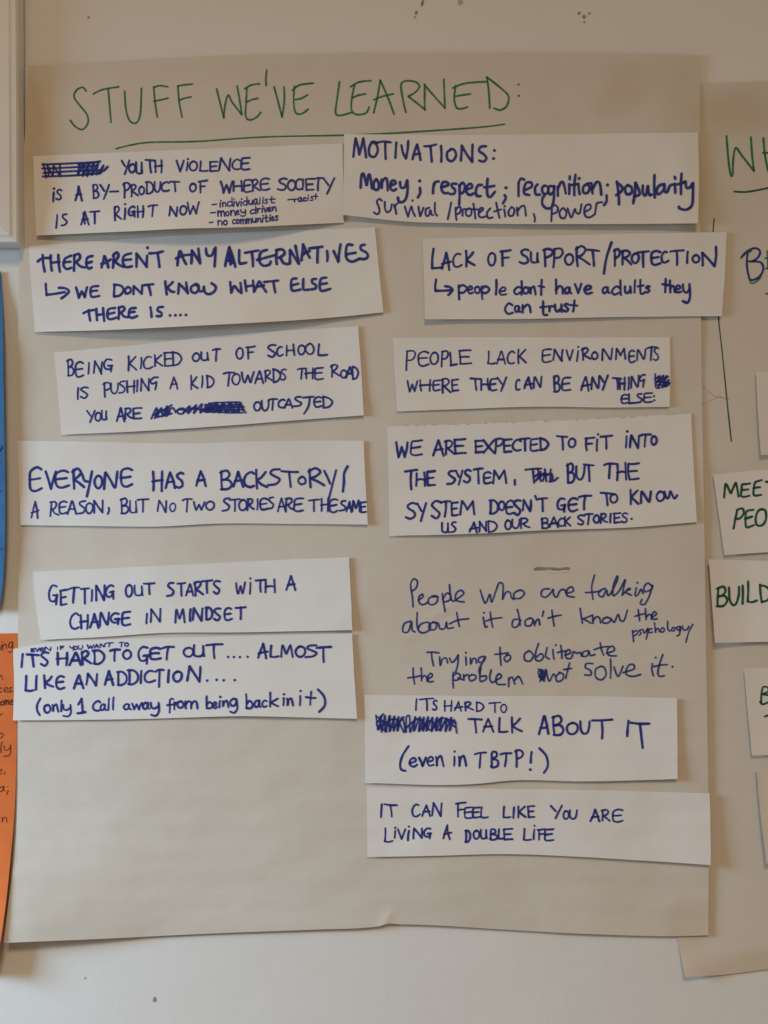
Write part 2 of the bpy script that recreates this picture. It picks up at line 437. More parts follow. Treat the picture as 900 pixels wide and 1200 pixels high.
VAR = {
 'E': [G('s .56,.93 .34,1.02 .1,.86 .04,.5 .1,.1 .3,0 .58,.12|l .04,.5 .5,.56', .56), G('l .52,1 .04,.95|l .05,.96 .08,.03|l .08,.03 .52,.08|l .07,.5 .44,.55', .53)],
 'A': [G('l 0,0 .38,1|l .38,1 .62,-.06|l .02,.3 .74,.44', .7), G('s 0,-.02 .22,.6 .36,1 .5,.6 .66,-.02|l .1,.34 .56,.36', .66)],
 'R': [G('l .05,1 .1,-.05|s .0,.86 .3,1.05 .5,.86 .3,.56 .1,.46 .36,.28 .68,.04', .64), G('l .1,.96 .04,-.04|s .04,.98 .38,1 .48,.76 .3,.52 .14,.46|s .2,.46 .36,.2 .62,.06', .58)],
 'N': [G('s .02,-.02 .07,.9 .13,.94 .32,.5 .54,.06 .6,.5 .64,1.04', .66), G('l .0,.04 .08,1|l .08,1 .5,-.02|l .5,-.02 .56,.96', .6)],
 'O': [G('s .3,.92 .08,.72 .02,.4 .2,.08 .45,.2 .5,.62 .3,.92 .18,.84', .53), G('s .42,.96 .14,.9 .0,.5 .12,.06 .42,.0 .64,.4 .54,.86 .3,1', .63)],
 'S': [G('s .5,1 .2,.96 .1,.76 .3,.55 .5,.34 .35,.05 .0,-.02', .5), G('s .58,.98 .26,1.02 .04,.8 .3,.54 .54,.3 .34,.0 .04,.14', .56)],
 'T': [G('l 0,1.02 .62,.94|l .3,.98 .36,-.08', .63), G('s 0,.9 .3,1 .72,1|l .38,1 .3,0', .7)],
 'D': [G('l .05,1 .08,0|s .05,.98 .4,.85 .6,.5 .4,.1 .06,.0', .62)],
 'H': [G('l .05,.98 .04,0|l .54,1.06 .6,0|s .05,.44 .3,.52 .58,.48', .62)],
 'Y': [G('s .02,1 .1,.6 .3,.5 .5,.72|l .56,1.02 .5,-.16', .58)],
 'U': [G('s .04,1 .05,.2 .2,0 .45,.05 .5,.4 .5,.95|l .5,.36 .56,.02', .58)],
 'C': [G('s .56,.95 .3,.98 .05,.6 .1,.1 .35,-.02 .66,.16', .64)],
 'L': [G('l .05,1 .08,.05|l .08,.05 .5,.12', .52)],
 'G': [G('s .55,.95 .25,1 .03,.6 .1,.12 .4,.05 .55,.3|l .3,.4 .6,.42|l .56,.44 .5,-.16', .62)],
 'B': [G('s .08,0 .06,.5 .1,.98 .4,.98 .42,.7 .12,.55 .5,.45 .52,.12 .2,-.03 .0,.08', .55)],
 'P': [G('l .1,.95 .04,-.12|s .06,.98 .4,1.02 .52,.78 .35,.5 .1,.45', .54)],
 'K': [G('l .05,1 .08,0|s .5,.9 .3,.6 .12,.45 .3,.25 .6,.08', .6)],
 'W': [G('s 0,.95 .1,.3 .22,.02 .35,.4 .44,.7 .5,.4 .62,.02 .75,.5 .85,1', .86)],
 'M': [G('s 0,0 .07,.9 .14,.92 .34,.34 .42,.34 .64,.94 .71,.92 .84,0', .84)],
 'a': [G('s .4,.5 .12,.5 .02,.2 .2,.0 .4,.3 .42,.52 .44,.1 .56,.06', .52)],
 'e': [G('s .02,.22 .3,.3 .42,.44 .26,.58 .04,.42 .04,.1 .26,-.02 .5,.12', .46)],
 'n': [G('s .0,.5 .05,.4 .06,0 .1,.36 .3,.56 .4,.3 .46,.0', .46)],
 'o': [G('s .3,.56 .06,.5 .0,.2 .2,-.02 .42,.2 .36,.5 .22,.56 .44,.5', .46)],
 't': [G('l .2,.95 .16,.0|l 0,.56 .36,.5', .37)],
 'r': [G('s .02,.5 .06,.3 .06,0 .08,.3 .2,.5 .36,.46', .36)],
}
def word(ink, text, x0, x1, y0, y1, h, wd, low=False, gap=0.20, slant=0.03, jit=1.0):
    """one handwritten word fitted between x0 and x1 on a baseline that runs from y0 to y1; h = cap height"""
    F = LOW if low else CAPS
    if low: gap = gap * 0.62
    else: gap = gap + 0.04
    wd *= 0.9
    rg = random.Random(hash_str(text) + int(x0 * 7 + y0 * 13))
    gl = []
    for c in text:
        opts = [F[c]] + (VAR.get(c, []) if (c in F) else [])
        gl.append(rg.choice(opts))
    ws = [g_[1] * (1 + rg.uniform(-.12, .12) * jit) for g_ in gl]
    nat = sum(ws) + gap * (len(text) - 1)
    hpx = h; k = (x1 - x0) / (nat * hpx)      # horizontal stretch
    x = x0
    for g_, wv in zip(gl, ws):
        st = g_[0]
        sc = 1 + rg.uniform(-.1, .09) * jit; dy = rg.uniform(-.06, .06) * h * jit; rot = rg.uniform(-.07, .07) * jit
        sl = slant + rg.uniform(-.05, .05) * jit
        wx = wv * hpx * k
        for si, (mode, pts) in enumerate(st):
            q = []
            for (px, py) in pts:
                jx = rg.uniform(-.028, .028) * jit; jy = rg.uniform(-.03, .03) * jit
                gx = (px + jx) * hpx * k; gy = (py + jy) * h * sc
                gx += gy * sl
                gx, gy = gx * math.cos(rot) + gy * math.sin(rot), -gx * math.sin(rot) + gy * math.cos(rot)
                X = x + gx; f = (X - x0) / (x1 - x0 + 1e-9)
                q.append((X, y0 + (y1 - y0) * f - gy + dy))
            ink.stroke(q, wd * rg.uniform(.93, 1.07), mode, seed=rg.uniform(0, 50))
        x += wx + gap * hpx * k * rg.uniform(.8, 1.2)

def hash_str(s):
    v = 7
    for c in s: v = (v * 31 + ord(c)) % 100003
    return v

# ---------------------------------------------------------------- the wall
def box_verts(x0, x1, y0, y1, z0, z1):
    v = [(x0, y0, z0), (x1, y0, z0), (x1, y1, z0), (x0, y1, z0), (x0, y0, z1), (x1, y0, z1), (x1, y1, z1), (x0, y1, z1)]
    f = [(0, 3, 2, 1), (4, 5, 6, 7), (0, 1, 5, 4), (1, 2, 6, 5), (2, 3, 7, 6), (3, 0, 4, 7)]
    return v, f
v, f = box_verts(-2.2, 2.2, 0.0, 0.12, 0.0, 3.0)
wall = mesh_obj('wall', v, f, M['wall'], smooth=False); tag(wall, 'off-white painted plaster wall', None, None, 'structure')

def chip(name, x, y, rx, ry, mat, hgt=0.0006, seed=1, rot=0):
    vs = []; n = 11
    for ring, (s, hh) in enumerate(((1.0, 0.0001), (0.72, hgt), (0.3, hgt * 1.15))):
        for i in range(n):
            a = i * 2 * math.pi / n
            rr = s * (1 + 0.35 * noise.noise(Vector((math.cos(a) * 1.4, math.sin(a) * 1.4, seed * 2.3))))
            dx, dy = rx * rr * math.cos(a), ry * rr * math.sin(a)
            dx, dy = dx * math.cos(rot) - dy * math.sin(rot), dx * math.sin(rot) + dy * math.cos(rot)
            vs.append(P(x + dx, y + dy, hh))
    vs.append(P(x, y, hgt * 1.1)); fs = []
    for r_ in range(2):
        for i in range(n):
            j = (i + 1) % n
            fs.append((r_ * n + i, (r_ + 1) * n + i, (r_ + 1) * n + j, r_ * n + j))
    for i in range(n): fs.append((2 * n + i, 3 * n, 2 * n + (i + 1) % n))
    return mesh_obj(name, vs, fs, mat, wall)
chip('scuff_mark', 495, 3.5, 1.6, 4.2, M['chip'], seed=1, rot=0.25)
chip('scuff_mark', 487.5, 14.5, 2.0, 2.2, M['chip'], seed=2)
chip('scuff_mark', 486, 20, 0.8, 1.8, M['chip'], seed=3, rot=0.3)
chip('rust_stain', 539, 2.5, 3.2, 3.6, M['stain'], 0.0003, seed=4)
for i, (x, y, r_) in enumerate(((678.5, 15.5, 1.8), (684.5, 19.5, 2.4), (690.5, 15.6, 1.4), (684.5, 25.8, 1.1))):
    chip('scuff_mark', x, y, r_, r_ * 0.95, M['chip'], seed=5 + i)
chip('scuff_mark', 103.5, 20, 1.6, 1.9, M['stain'], 0.0004, seed=11)
chip('scuff_mark', 99.5, 1146, 1.4, 1.6, M['stain'], 0.0003, seed=12)
chip('scuff_mark', 180.5, 1171, 1.9, 3.8, M['chip'], 0.0006, seed=13)

# ---------------------------------------------------------------- white picture frame at the upper left
fr = bpy.data.objects.new('picture_frame', None); COL.objects.link(fr)
cx, _, cz = P(21, 285, 0.019)
fr.location = (cx, 0, cz)
tag(fr, 'white wooden frame with mitred corner at the upper left edge', 'picture frame')
prof = [(0, 0.003), (0, 0.0165), (0.0012, 0.019), (0.0050, 0.0195), (0.0066, 0.0205), (0.046, 0.0265), (0.048, 0.0245), (0.048, 0.008)]
Wf, Hf = 0.46, 0.56
def rail(side):
    vs = []; fs = []
    cor = {'bottom': [(0, 0), (-Wf, 0)], 'right': [(0, 0), (0, Hf)], 'left': [(-Wf, 0), (-Wf, Hf)], 'top': [(0, Hf), (-Wf, Hf)]}[side]
    N = 24
    for k in range(N + 1):
        t = k / N
        for d, h in prof:
            a = [cor[0][0], cor[0][1]]; b_ = [cor[1][0], cor[1][1]]
            for q in (a, b_):
                q[0] += d if q[0] < -0.1 else -d
                q[1] += -d if q[1] > 0.1 else d
            x = a[0] + (b_[0] - a[0]) * t; z = a[1] + (b_[1] - a[1]) * t
            wv = 0.0004 * noise.noise(Vector((x * 40, z * 25, d * 80)))
            if side == 'right': x += 0.0026 * (z / Hf) * -1 * min(1, d * 0 + 1)
            vs.append((x, -h, z + wv))
    n = len(prof)
    for k in range(N):
        for i in range(n - 1):
            q = (k * n + i, k * n + i + 1, (k + 1) * n + i + 1, (k + 1) * n + i)
            fs.append(q if side in ('right', 'top') else q[::-1])
    o = mesh_obj('frame_rail', vs, fs, M['gloss'], fr, smooth=False)
for s_ in ('bottom', 'right', 'left', 'top'): rail(s_)
v, f = box_verts(-Wf + 0.0475, -0.0475, -0.010, -0.004, 0.0475, Hf - 0.0475)
mesh_obj('backing_panel', v, f, M['gloss'], fr, smooth=False)

# ---------------------------------------------------------------- flipchart sheets
def nz(x, y, z=0): return noise.noise(Vector((x, y, z)))
def h_right(x, y):
    h = 0.0009 + 0.0005 * nz(x * 0.012, y * 0.006, 4) + 0.0005
    h += 0.006 * sst(1100, 1150, y) * sst(860, 800, x)
    h += 0.0006 * sst(130, 95, y) * sst(830, 870, x)
    return h
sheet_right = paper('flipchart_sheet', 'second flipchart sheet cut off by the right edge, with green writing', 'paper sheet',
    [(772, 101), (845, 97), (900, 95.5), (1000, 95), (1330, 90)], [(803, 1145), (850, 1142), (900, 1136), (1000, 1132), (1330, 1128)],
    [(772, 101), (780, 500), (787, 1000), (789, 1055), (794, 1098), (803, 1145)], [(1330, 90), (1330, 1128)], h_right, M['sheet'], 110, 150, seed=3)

def h_main(x, y):
    h = 0.0034 - 0.0008 * sst(760, 820, x) * sst(420, 200, y)
    h += 0.0011 * nz(x * 0.008, y * 0.006, 1) + 0.0004 * nz(x * 0.02, y * 0.03, 2) + 0.00012 * nz(x * 0.05, y * 0.07, 3)
    h += 0.00006 * math.sin(y * 0.21 + 2.2 * nz(x * 0.006, y * 0.004, 7)) * (0.4 + 0.6 * sst(800, 1000, y))
    h += 0.009 * sst(930, 1106, y) * sst(200, 0, x)           # bottom left corner stands off
    h += 0.0012 * sst(700, 1090, y) * sst(760, 830, x)        # right edge lifts
    h += 0.0012 * sst(100, 60, y)
    # buckle at the top right corner and below the top left corner
    h += 0.0022 * math.exp(-((x - 770) / 34) ** 2 - ((y - 110) / 55) ** 2)
    h += 0.0016 * math.exp(-((x - 800) / 22) ** 2 - ((y - 210) / 80) ** 2)
    h += 0.0014 * math.exp(-((x - 120) / 60) ** 2 - ((y - 130) / 40) ** 2)
    # creases near the pen writing
    for (cx_, cy_, ang, ln, am) in ((520, 716, -0.55, 26, 0.0008), (490, 742, -0.5, 20, 0.0005), (600, 1066, 0.5, 30, 0.0006), (452, 1079, -1.0, 14, 0.0010)):
        dx, dy = x - cx_, y - cy_
        a = dx * math.cos(ang) + dy * math.sin(ang); b_ = -dx * math.sin(ang) + dy * math.cos(ang)
        h += am * math.exp(-(a / ln) ** 2 - abs(b_) / 2.6)
    return max(h, 0.0024)
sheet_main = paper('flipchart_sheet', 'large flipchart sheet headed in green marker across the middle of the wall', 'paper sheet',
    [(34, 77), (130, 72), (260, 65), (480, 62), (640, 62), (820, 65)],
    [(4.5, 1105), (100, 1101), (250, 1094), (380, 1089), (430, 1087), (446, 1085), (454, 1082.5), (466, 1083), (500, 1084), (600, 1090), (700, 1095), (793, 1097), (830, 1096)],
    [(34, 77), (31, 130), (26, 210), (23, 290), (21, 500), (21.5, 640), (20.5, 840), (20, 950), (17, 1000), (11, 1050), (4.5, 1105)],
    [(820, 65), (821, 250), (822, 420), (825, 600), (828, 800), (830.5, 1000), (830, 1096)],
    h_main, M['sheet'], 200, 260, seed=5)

# torn slit in the main sheet
ik = Ink(h_main, 0.00010)
ik.zoom(590, 640, 8.18, 3.2, [[(300, 226), (330, 212), (400, 214), (440, 216), (500, 220), (540, 222), (580, 216), (625, 214)],
                              [(300, 222), (350, 218), (400, 220)]])
ik.build('torn_slit', M['tear'], sheet_main)
ik = Ink(lambda x, y: h_main(x, y) + 0.0006, 0.0001)
ik.zoom(590, 640, 8.18, 1.1, [[(440, 240), (490, 250), (540, 250), (580, 243), (620, 236)]])
ik.build('torn_lip', M['fibre'], sheet_main)

# title
ik = Ink(h_main)
ik.zoom(30, 60, 3, 2.15, [
 [(213, 140), (200, 127), (180, 136), (170, 160), (190, 190), (215, 222), (219, 252), (200, 275), (175, 265), (157, 243)],
 [(238, 150), (270, 135), (327, 125)], [(290, 130), (295, 190), (300, 250)],
 [(348, 140), (352, 200), (365, 243), (388, 252), (403, 220), (407, 130)],
 [(450, 125), (455, 180), (463, 232)], [(450, 128), (470, 121), (500, 125)], [(450, 176), (480, 170), (500, 165)],
 [(535, 122), (540, 180), (550, 232)], [(535, 122), (560, 118), (585, 116)], [(540, 172), (560, 165), (582, 160)]])
ik.zoom(220, 60, 4.5, 2.2, [
 ['l', (152, 198), (190, 352)], [(190, 352), (196, 290), (212, 232), (235, 270), (285, 335)], ['l', (285, 335), (260, 182)],
 [(300, 198), (335, 178), (378, 172)], [(312, 190), (308, 260), (305, 340), (325, 362), (360, 350), (385, 322)], [(310, 268), (340, 255), (370, 248)],
 [(417, 100), (412, 140), (413, 180)],
 ['l', (455, 188), (497, 347), (508, 188)],
 [(552, 205), (590, 178), (662, 168)], [(562, 185), (558, 260), (568, 322), (600, 330), (635, 305)], [(566, 255), (600, 248), (632, 230)]])
ik.zoom(390, 60, 3.6, 2.3, [
 [(28, 128), (18, 200), (12, 262), (35, 270), (80, 258)],
 [(75, 150), (110, 130), (160, 124)], [(92, 140), (80, 200), (80, 252), (105, 267), (140, 260), (153, 235)], [(85, 195), (110, 185), (138, 180)],
 ['l', (172, 260), (200, 122), (258, 265)], [(172, 205), (210, 190), (255, 180)],
 [(308, 258), (295, 200), (288, 140), (310, 125), (350, 130), (365, 150), (345, 175), (318, 190)], [(318, 190), (350, 215), (390, 247)],
 ['l', (388, 248), (388, 140)], ['l', (385, 140), (473, 240), (468, 118)],
 [(518, 145), (512, 200), (522, 238), (545, 242), (568, 235)], [(505, 155), (560, 135), (650, 128)], [(518, 190), (545, 185), (580, 180)],
 [(650, 110), (658, 170), (662, 240)], [(648, 108), (690, 140), (735, 180), (742, 205), (730, 235), (705, 248), (680, 240)],
 [(784, 140)], [(784, 188)]])
ik.build('handwritten_title', M['green_ink'], sheet_main)
ik = Ink(h_main)
ik.stroke([(136, 174.3), (153, 170), (177, 166.7), (230, 165.7), (309, 160.5), (402, 158.4), (463, 155.8), (557, 149.5), (591, 145.6)], 2.0)
ik.build('title_underline', M['green_ink'], sheet_main)

# running pen writing straight on the sheet
def line_on(parent, hf, mat, fn, name='handwritten_line'):
    ik_ = Ink(hf); fn(ik_); return ik_.build(name, mat, parent)
W_ = 2.25
def l1(ik):
    ik.zoom(460, 650, 4.5, W_, [
     [(108, 275), (104, 220), (95, 160), (110, 128), (130, 140), (126, 172), (106, 190)],
     [(135, 240), (158, 225), (158, 208), (140, 222), (140, 252), (160, 264), (190, 248)],
     [(215, 220), (192, 230), (188, 255), (212, 264), (236, 245), (232, 218), (205, 220), (240, 222)],
     [(262, 205), (268, 250), (277, 300)], [(264, 235), (285, 203), (305, 215), (300, 240), (272, 250)],
     [(300, 158), (304, 205), (316, 245), (345, 230), (375, 205), (360, 188), (335, 205), (335, 240), (378, 250)],
     [(462, 185), (488, 256), (512, 210), (522, 250), (545, 190), (562, 150), (582, 160), (580, 235)], [(580, 235), (598, 198), (620, 200), (626, 225), (640, 236)],
     [(668, 188), (642, 202), (642, 228), (672, 230), (695, 205), (680, 188), (660, 190)]])
    ik.zoom(630, 650, 4.5, W_, [
     [(62, 180), (28, 184), (18, 212), (42, 225), (70, 200), (82, 182), (84, 210), (100, 224), (118, 190), (140, 184), (150, 205)],
     [(150, 205), (188, 192), (180, 170), (157, 182), (155, 215), (192, 224)],
     [(300, 108), (285, 170), (292, 236)], [(252, 200), (290, 198), (332, 192)],
     [(356, 178), (328, 190), (322, 214), (345, 220), (362, 185), (370, 215), (385, 205)],
     [(385, 205), (418, 140), (420, 112), (400, 160), (398, 215), (430, 190), (462, 130), (452, 180), (446, 214)], [(446, 214), (478, 180), (488, 182), (462, 196), (495, 214)],
     [(520, 175), (514, 214), (528, 212), (545, 182), (556, 205)], [(526, 148)],
     [(604, 168), (582, 150), (562, 168), (566, 195), (600, 182), (606, 158), (590, 215), (565, 260), (542, 258), (550, 236)]])
def l2(ik):
    ik.zoom(460, 650, 4.5, W_, [
     [(98, 350), (62, 364), (54, 404), (82, 406), (100, 355), (102, 395), (118, 408)],
     [(130, 305), (128, 360), (138, 402), (165, 412), (198, 392), (190, 358), (150, 365), (136, 390)],
     [(215, 355), (192, 372), (196, 396), (225, 392), (232, 365), (210, 355), (240, 362), (250, 390), (275, 388), (284, 355), (290, 388), (320, 384)],
     [(338, 305), (346, 350), (352, 378)], [(300, 365), (345, 345), (400, 338)],
     [(478, 330), (488, 381), (500, 378)], [(482, 306)], [(515, 303), (520, 345), (528, 382)], [(492, 350), (530, 338), (577, 332)],
     [(664, 340), (636, 345), (632, 378), (656, 380), (676, 345)], [(657, 288), (668, 330), (672, 372)],
     [(722, 335), (700, 348), (702, 374), (730, 372), (740, 342), (724, 334)], [(742, 345), (750, 374)], [(750, 365), (762, 342), (772, 345), (776, 370)],
     [(796, 298), (790, 325)], [(840, 293), (846, 340), (852, 376)], [(820, 335), (855, 325), (890, 318)]])
    ik.zoom(630, 650, 4.5, W_, [
     [(224, 283), (230, 325), (236, 362)], [(290, 318), (240, 338)], [(240, 338), (262, 350), (282, 362)],
     [(290, 322), (292, 362)], [(292, 350), (308, 328), (326, 334), (332, 360)],
     [(368, 330), (346, 338), (344, 358), (370, 360), (386, 342), (366, 328)],
     [(386, 335), (404, 356), (424, 315), (436, 346), (456, 346), (473, 292)],
     [(530, 290), (534, 320), (538, 350)], [(512, 326), (540, 316), (566, 312)], [(568, 285), (572, 342)], [(572, 330), (586, 315), (598, 320), (600, 340)],
     [(602, 330), (626, 314), (616, 300), (602, 320), (608, 340), (630, 338)]])
def l3(ik):
    ik.zoom(630, 650, 4.5, 2.0, [
     [(500, 400), (503, 430), (506, 460)], [(502, 412), (518, 400), (528, 412), (510, 428)],
     [(550, 395), (534, 400), (546, 414), (534, 426)], [(556, 395), (562, 414), (580, 390)], [(582, 388), (578, 420), (572, 446)],
     [(602, 390), (586, 398), (588, 412), (606, 408)], [(616, 358), (622, 410)], [(622, 400), (634, 388), (644, 408)],
     [(660, 385), (648, 396), (656, 410), (670, 396), (660, 384)], [(686, 350), (686, 390), (698, 404)], [(714, 385), (704, 398), (720, 402), (724, 386), (712, 385)],
     [(750, 378), (732, 384), (744, 400), (756, 380), (752, 400)], [(752, 382), (748, 420), (734, 428)], [(764, 376), (768, 396), (786, 396), (798, 378)], [(818, 368), (796, 410), (782, 462)]])
def l4(ik):
    ik.zoom(460, 650, 4.5, W_, [
     [(182, 515), (212, 514), (245, 518)], [(205, 518), (208, 550), (216, 586)],
     [(248, 540), (252, 586), (262, 552), (282, 545), (290, 570)], [(300, 545), (312, 568), (330, 555), (345, 530)], [(346, 528), (344, 575), (332, 622)],
     [(386, 540), (388, 582)], [(386, 517)], [(410, 545), (412, 578), (424, 548), (438, 550), (442, 572)],
     [(482, 535), (455, 545), (456, 568), (480, 562), (490, 536), (470, 575), (456, 610), (462, 640)],
     [(566, 488), (568, 540), (572, 584)], [(540, 526), (575, 522), (610, 518)], [(605, 530), (588, 545), (600, 565), (620, 550), (620, 532), (602, 528)],
     [(716, 508), (696, 525), (698, 556), (726, 560), (742, 530), (720, 505)], [(770, 468), (756, 510), (754, 552), (778, 560), (796, 538), (782, 522), (760, 540)]])
    ik.zoom(630, 650, 4.5, W_, [
     [(50, 490), (42, 535), (62, 550)], [(80, 500), (86, 550)], [(96, 477)], [(122, 478), (128, 546)], [(104, 516), (150, 508)],
     [(145, 530), (172, 518), (164, 500), (146, 518), (152, 545), (178, 545), (188, 512), (206, 520), (226, 516), (230, 535)],
     [(266, 505), (240, 514), (238, 536), (262, 532), (270, 508), (278, 532), (302, 526)],
     [(330, 465), (336, 500), (348, 530)], [(296, 502), (330, 490), (375, 484)],
     [(362, 520), (404, 505), (394, 482), (368, 500), (375, 530), (415, 534)]])
def l5(ik):
    ik.zoom(460, 650, 4.5, W_, [
     [(108, 598), (110, 640), (116, 682)], [(80, 650), (115, 645), (152, 638)], [(150, 598), (152, 666)], [(152, 655), (166, 638), (180, 646), (182, 668)],
     [(185, 656), (210, 640), (200, 625), (186, 645), (192, 670), (214, 668)],
     [(320, 620), (318, 665), (321, 703)], [(316, 642), (340, 625), (358, 640), (345, 660), (325, 662)], [(345, 650), (372, 660)],
     [(374, 632), (376, 662)], [(376, 645), (392, 632), (404, 640)],
     [(420, 632), (402, 645), (412, 666), (436, 655), (438, 638), (416, 632)], [(466, 595), (460, 640), (464, 668), (492, 658), (492, 640), (466, 642)],
     [(520, 608), (512, 650), (525, 674), (550, 660)], [(548, 660), (574, 645), (562, 628), (546, 648), (552, 682), (595, 684)],
     [(612, 695), (612, 650)], [(612, 660), (630, 645), (644, 682)], [(644, 662), (662, 642), (674, 655), (686, 682)],
     [(768, 618), (790, 608), (775, 640), (800, 622), (782, 662), (806, 640)], [(770, 640), (792, 660), (806, 618), (798, 668)], [(768, 625), (800, 665)], [(790, 615), (778, 655)]])
    ik.zoom(630, 650, 4.5, W_, [
     [(4, 604), (30, 612), (8, 640), (40, 640), (12, 668)], [(42, 605), (30, 655)], [(46, 610), (60, 668), (82, 630), (92, 640)],
     [(120, 622), (98, 640), (102, 668), (130, 660), (136, 632), (112, 620)], [(168, 572), (158, 610), (148, 652)], [(138, 606), (178, 600)],
     [(292, 575), (258, 574), (252, 596), (278, 610), (280, 634), (248, 634)],
     [(335, 588), (306, 605), (306, 645), (335, 660), (360, 635), (352, 596), (332, 588)],
     [(384, 550), (386, 600), (384, 650)], [(402, 592), (424, 642), (450, 588)], [(450, 622), (508, 602), (502, 578), (476, 588), (466, 628), (500, 642), (542, 632)],
     [(605, 575), (602, 605), (610, 638)], [(622, 543)], [(660, 527), (642, 580), (634, 625), (645, 642), (668, 638)], [(612, 590), (650, 582), (682, 580)], [(711, 591)]])
for fn in (l1, l2, l3, l4, l5): line_on(sheet_main, h_main, M['thin_ink'], fn)

# writing and rules on the right sheet
ik = Ink(h_right)
ik.zoom(800, 80, 5.45, 2.5, [[(280, 432), (290, 560), (304, 672), (318, 678), (324, 570), (340, 508), (380, 560), (455, 656)], [(455, 656), (444, 560), (436, 440)],
     [(515, 445), (525, 550), (545, 655)], [(512, 540), (560, 540), (600, 540)], [(600, 440), (604, 650)]])
ik.build('handwritten_title', M['green_ink'], sheet_right)
ik = Ink(h_right); ik.zoom(800, 80, 5.45, 2.2, [[(328, 787), (400, 790), (480, 778), (545, 765), (640, 755)]]); ik.build('title_underline', M['dark_green'], sheet_right)
ik = Ink(h_right); ik.stroke([(837, 256), (835.5, 275), (837, 310), (842, 373), (846, 410), (850, 450), (853, 480), (857, 517)], 1.5)
ik.build('ruled_line', M['dark_green'], sheet_right)
ik = Ink(h_right)
ik.zoom(800, 280, 4.286, 2.6, [[(296, 90), (318, 66), (360, 46), (388, 60), (380, 90), (350, 112), (330, 112)], [(345, 112), (392, 118), (405, 150), (385, 190), (345, 206), (330, 180), (322, 120), (328, 60)]])
ik.build('handwritten_line', M['blue_ink'], sheet_right)
ik = Ink(h_right, 0.0003)
ik.zoom(800, 280, 4.286, 1.9, [[(292, 98), (315, 76), (345, 60)], [(332, 190), (345, 222), (375, 210), (392, 190)], ['l', (414, 96), (470, 92)], ['l', (425, 60), (428, 150)], ['l', (418, 148), (470, 140)], ['l', (418, 275), (465, 272)]])
ik.build('handwritten_line', M['green_ink'], sheet_right)
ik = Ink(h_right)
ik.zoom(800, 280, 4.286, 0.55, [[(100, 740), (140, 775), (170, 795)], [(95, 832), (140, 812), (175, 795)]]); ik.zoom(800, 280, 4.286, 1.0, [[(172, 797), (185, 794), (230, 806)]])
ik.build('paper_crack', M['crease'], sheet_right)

# ---------------------------------------------------------------- orange and blue papers on the left
def h_orange(x, y):
    return 0.0012 + 0.0004 * nz(x * 0.02, y * 0.01, 8) + 0.017 * sst(900, 1135, y) ** 1.2 * sst(-60, 20, x) + 0.001 * sst(870, 940, y)
orange = paper('orange_paper', 'orange paper with dark joined writing at the lower left edge', 'paper sheet',
    [(-230, 748), (-100, 744), (20.5, 742)], [(-230, 1140), (-100, 1142), (-6, 1138)], [(-230, 748), (-230, 1140)],
    [(20.5, 742), (20.5, 790), (20, 840), (19, 900), (17, 950), (13, 1000), (8, 1050), (1, 1100), (-6, 1138)], h_orange, M['orange'], 60, 70, seed=8)
ik = Ink(h_orange)
def oword(*a):
    a = list(a); a[6] *= 0.85; k_ = Ink(h_orange); word(k_, *a); k_.build('handwritten_word', M['dark_ink'], orange)
oword('ing', 0, 15, 762, 758, 12, 1.5, True)
oword('n', -4, 3, 798, 797, 10, 1.3, True)
oword('ces', -2, 14, 812, 811, 10, 1.4, True)
oword('some', -3, 15, 827, 826, 10, 1.6, True)
oword('r', -2, 4, 842, 841, 10, 1.3, True)
oword('o', -2, 3, 865, 864, 10, 1.3, True)
oword('ly', 0, 12, 882, 880, 13, 1.5, True)
oword('e,', -2, 6, 907, 906, 11, 1.4, True)
oword('a;', -2, 10, 928, 927, 11, 1.5, True)
oword('in', -2, 9, 964, 964, 11, 1.3, True)
def h_blue(x, y):
    return 0.0026 + 0.0085 * sst(315, 430, y) * (1 - 0.25 * sst(600, 712, y)) * sst(-70, 6, x)
blue = paper('blue_paper', 'blue paper whose bulging right edge shows at the left of the photo', 'paper sheet',
    [(-220, 322), (-60, 320), (1, 318)], [(-220, 716), (-60, 716), (-1, 713)], [(-220, 322), (-220, 716)],
    [(1, 318), (3, 360), (4, 420), (5, 500), (6, 570), (6, 620), (4.5, 665), (2, 695), (-1, 713)], h_blue, M['blue'], 50, 60, seed=9)
for q_, w_ in (([(-3, 531), (1, 527), (2.4, 523)], 1.8), ([(-4, 542), (0.5, 541)], 1.2), ([(-4, 576), (1, 575)], 1.2), ([(-4, 645), (2, 643)], 1.2)):
    ik = Ink(h_blue); ik.stroke(q_, w_); ik.build('pen_mark', M['dark_ink'], blue)

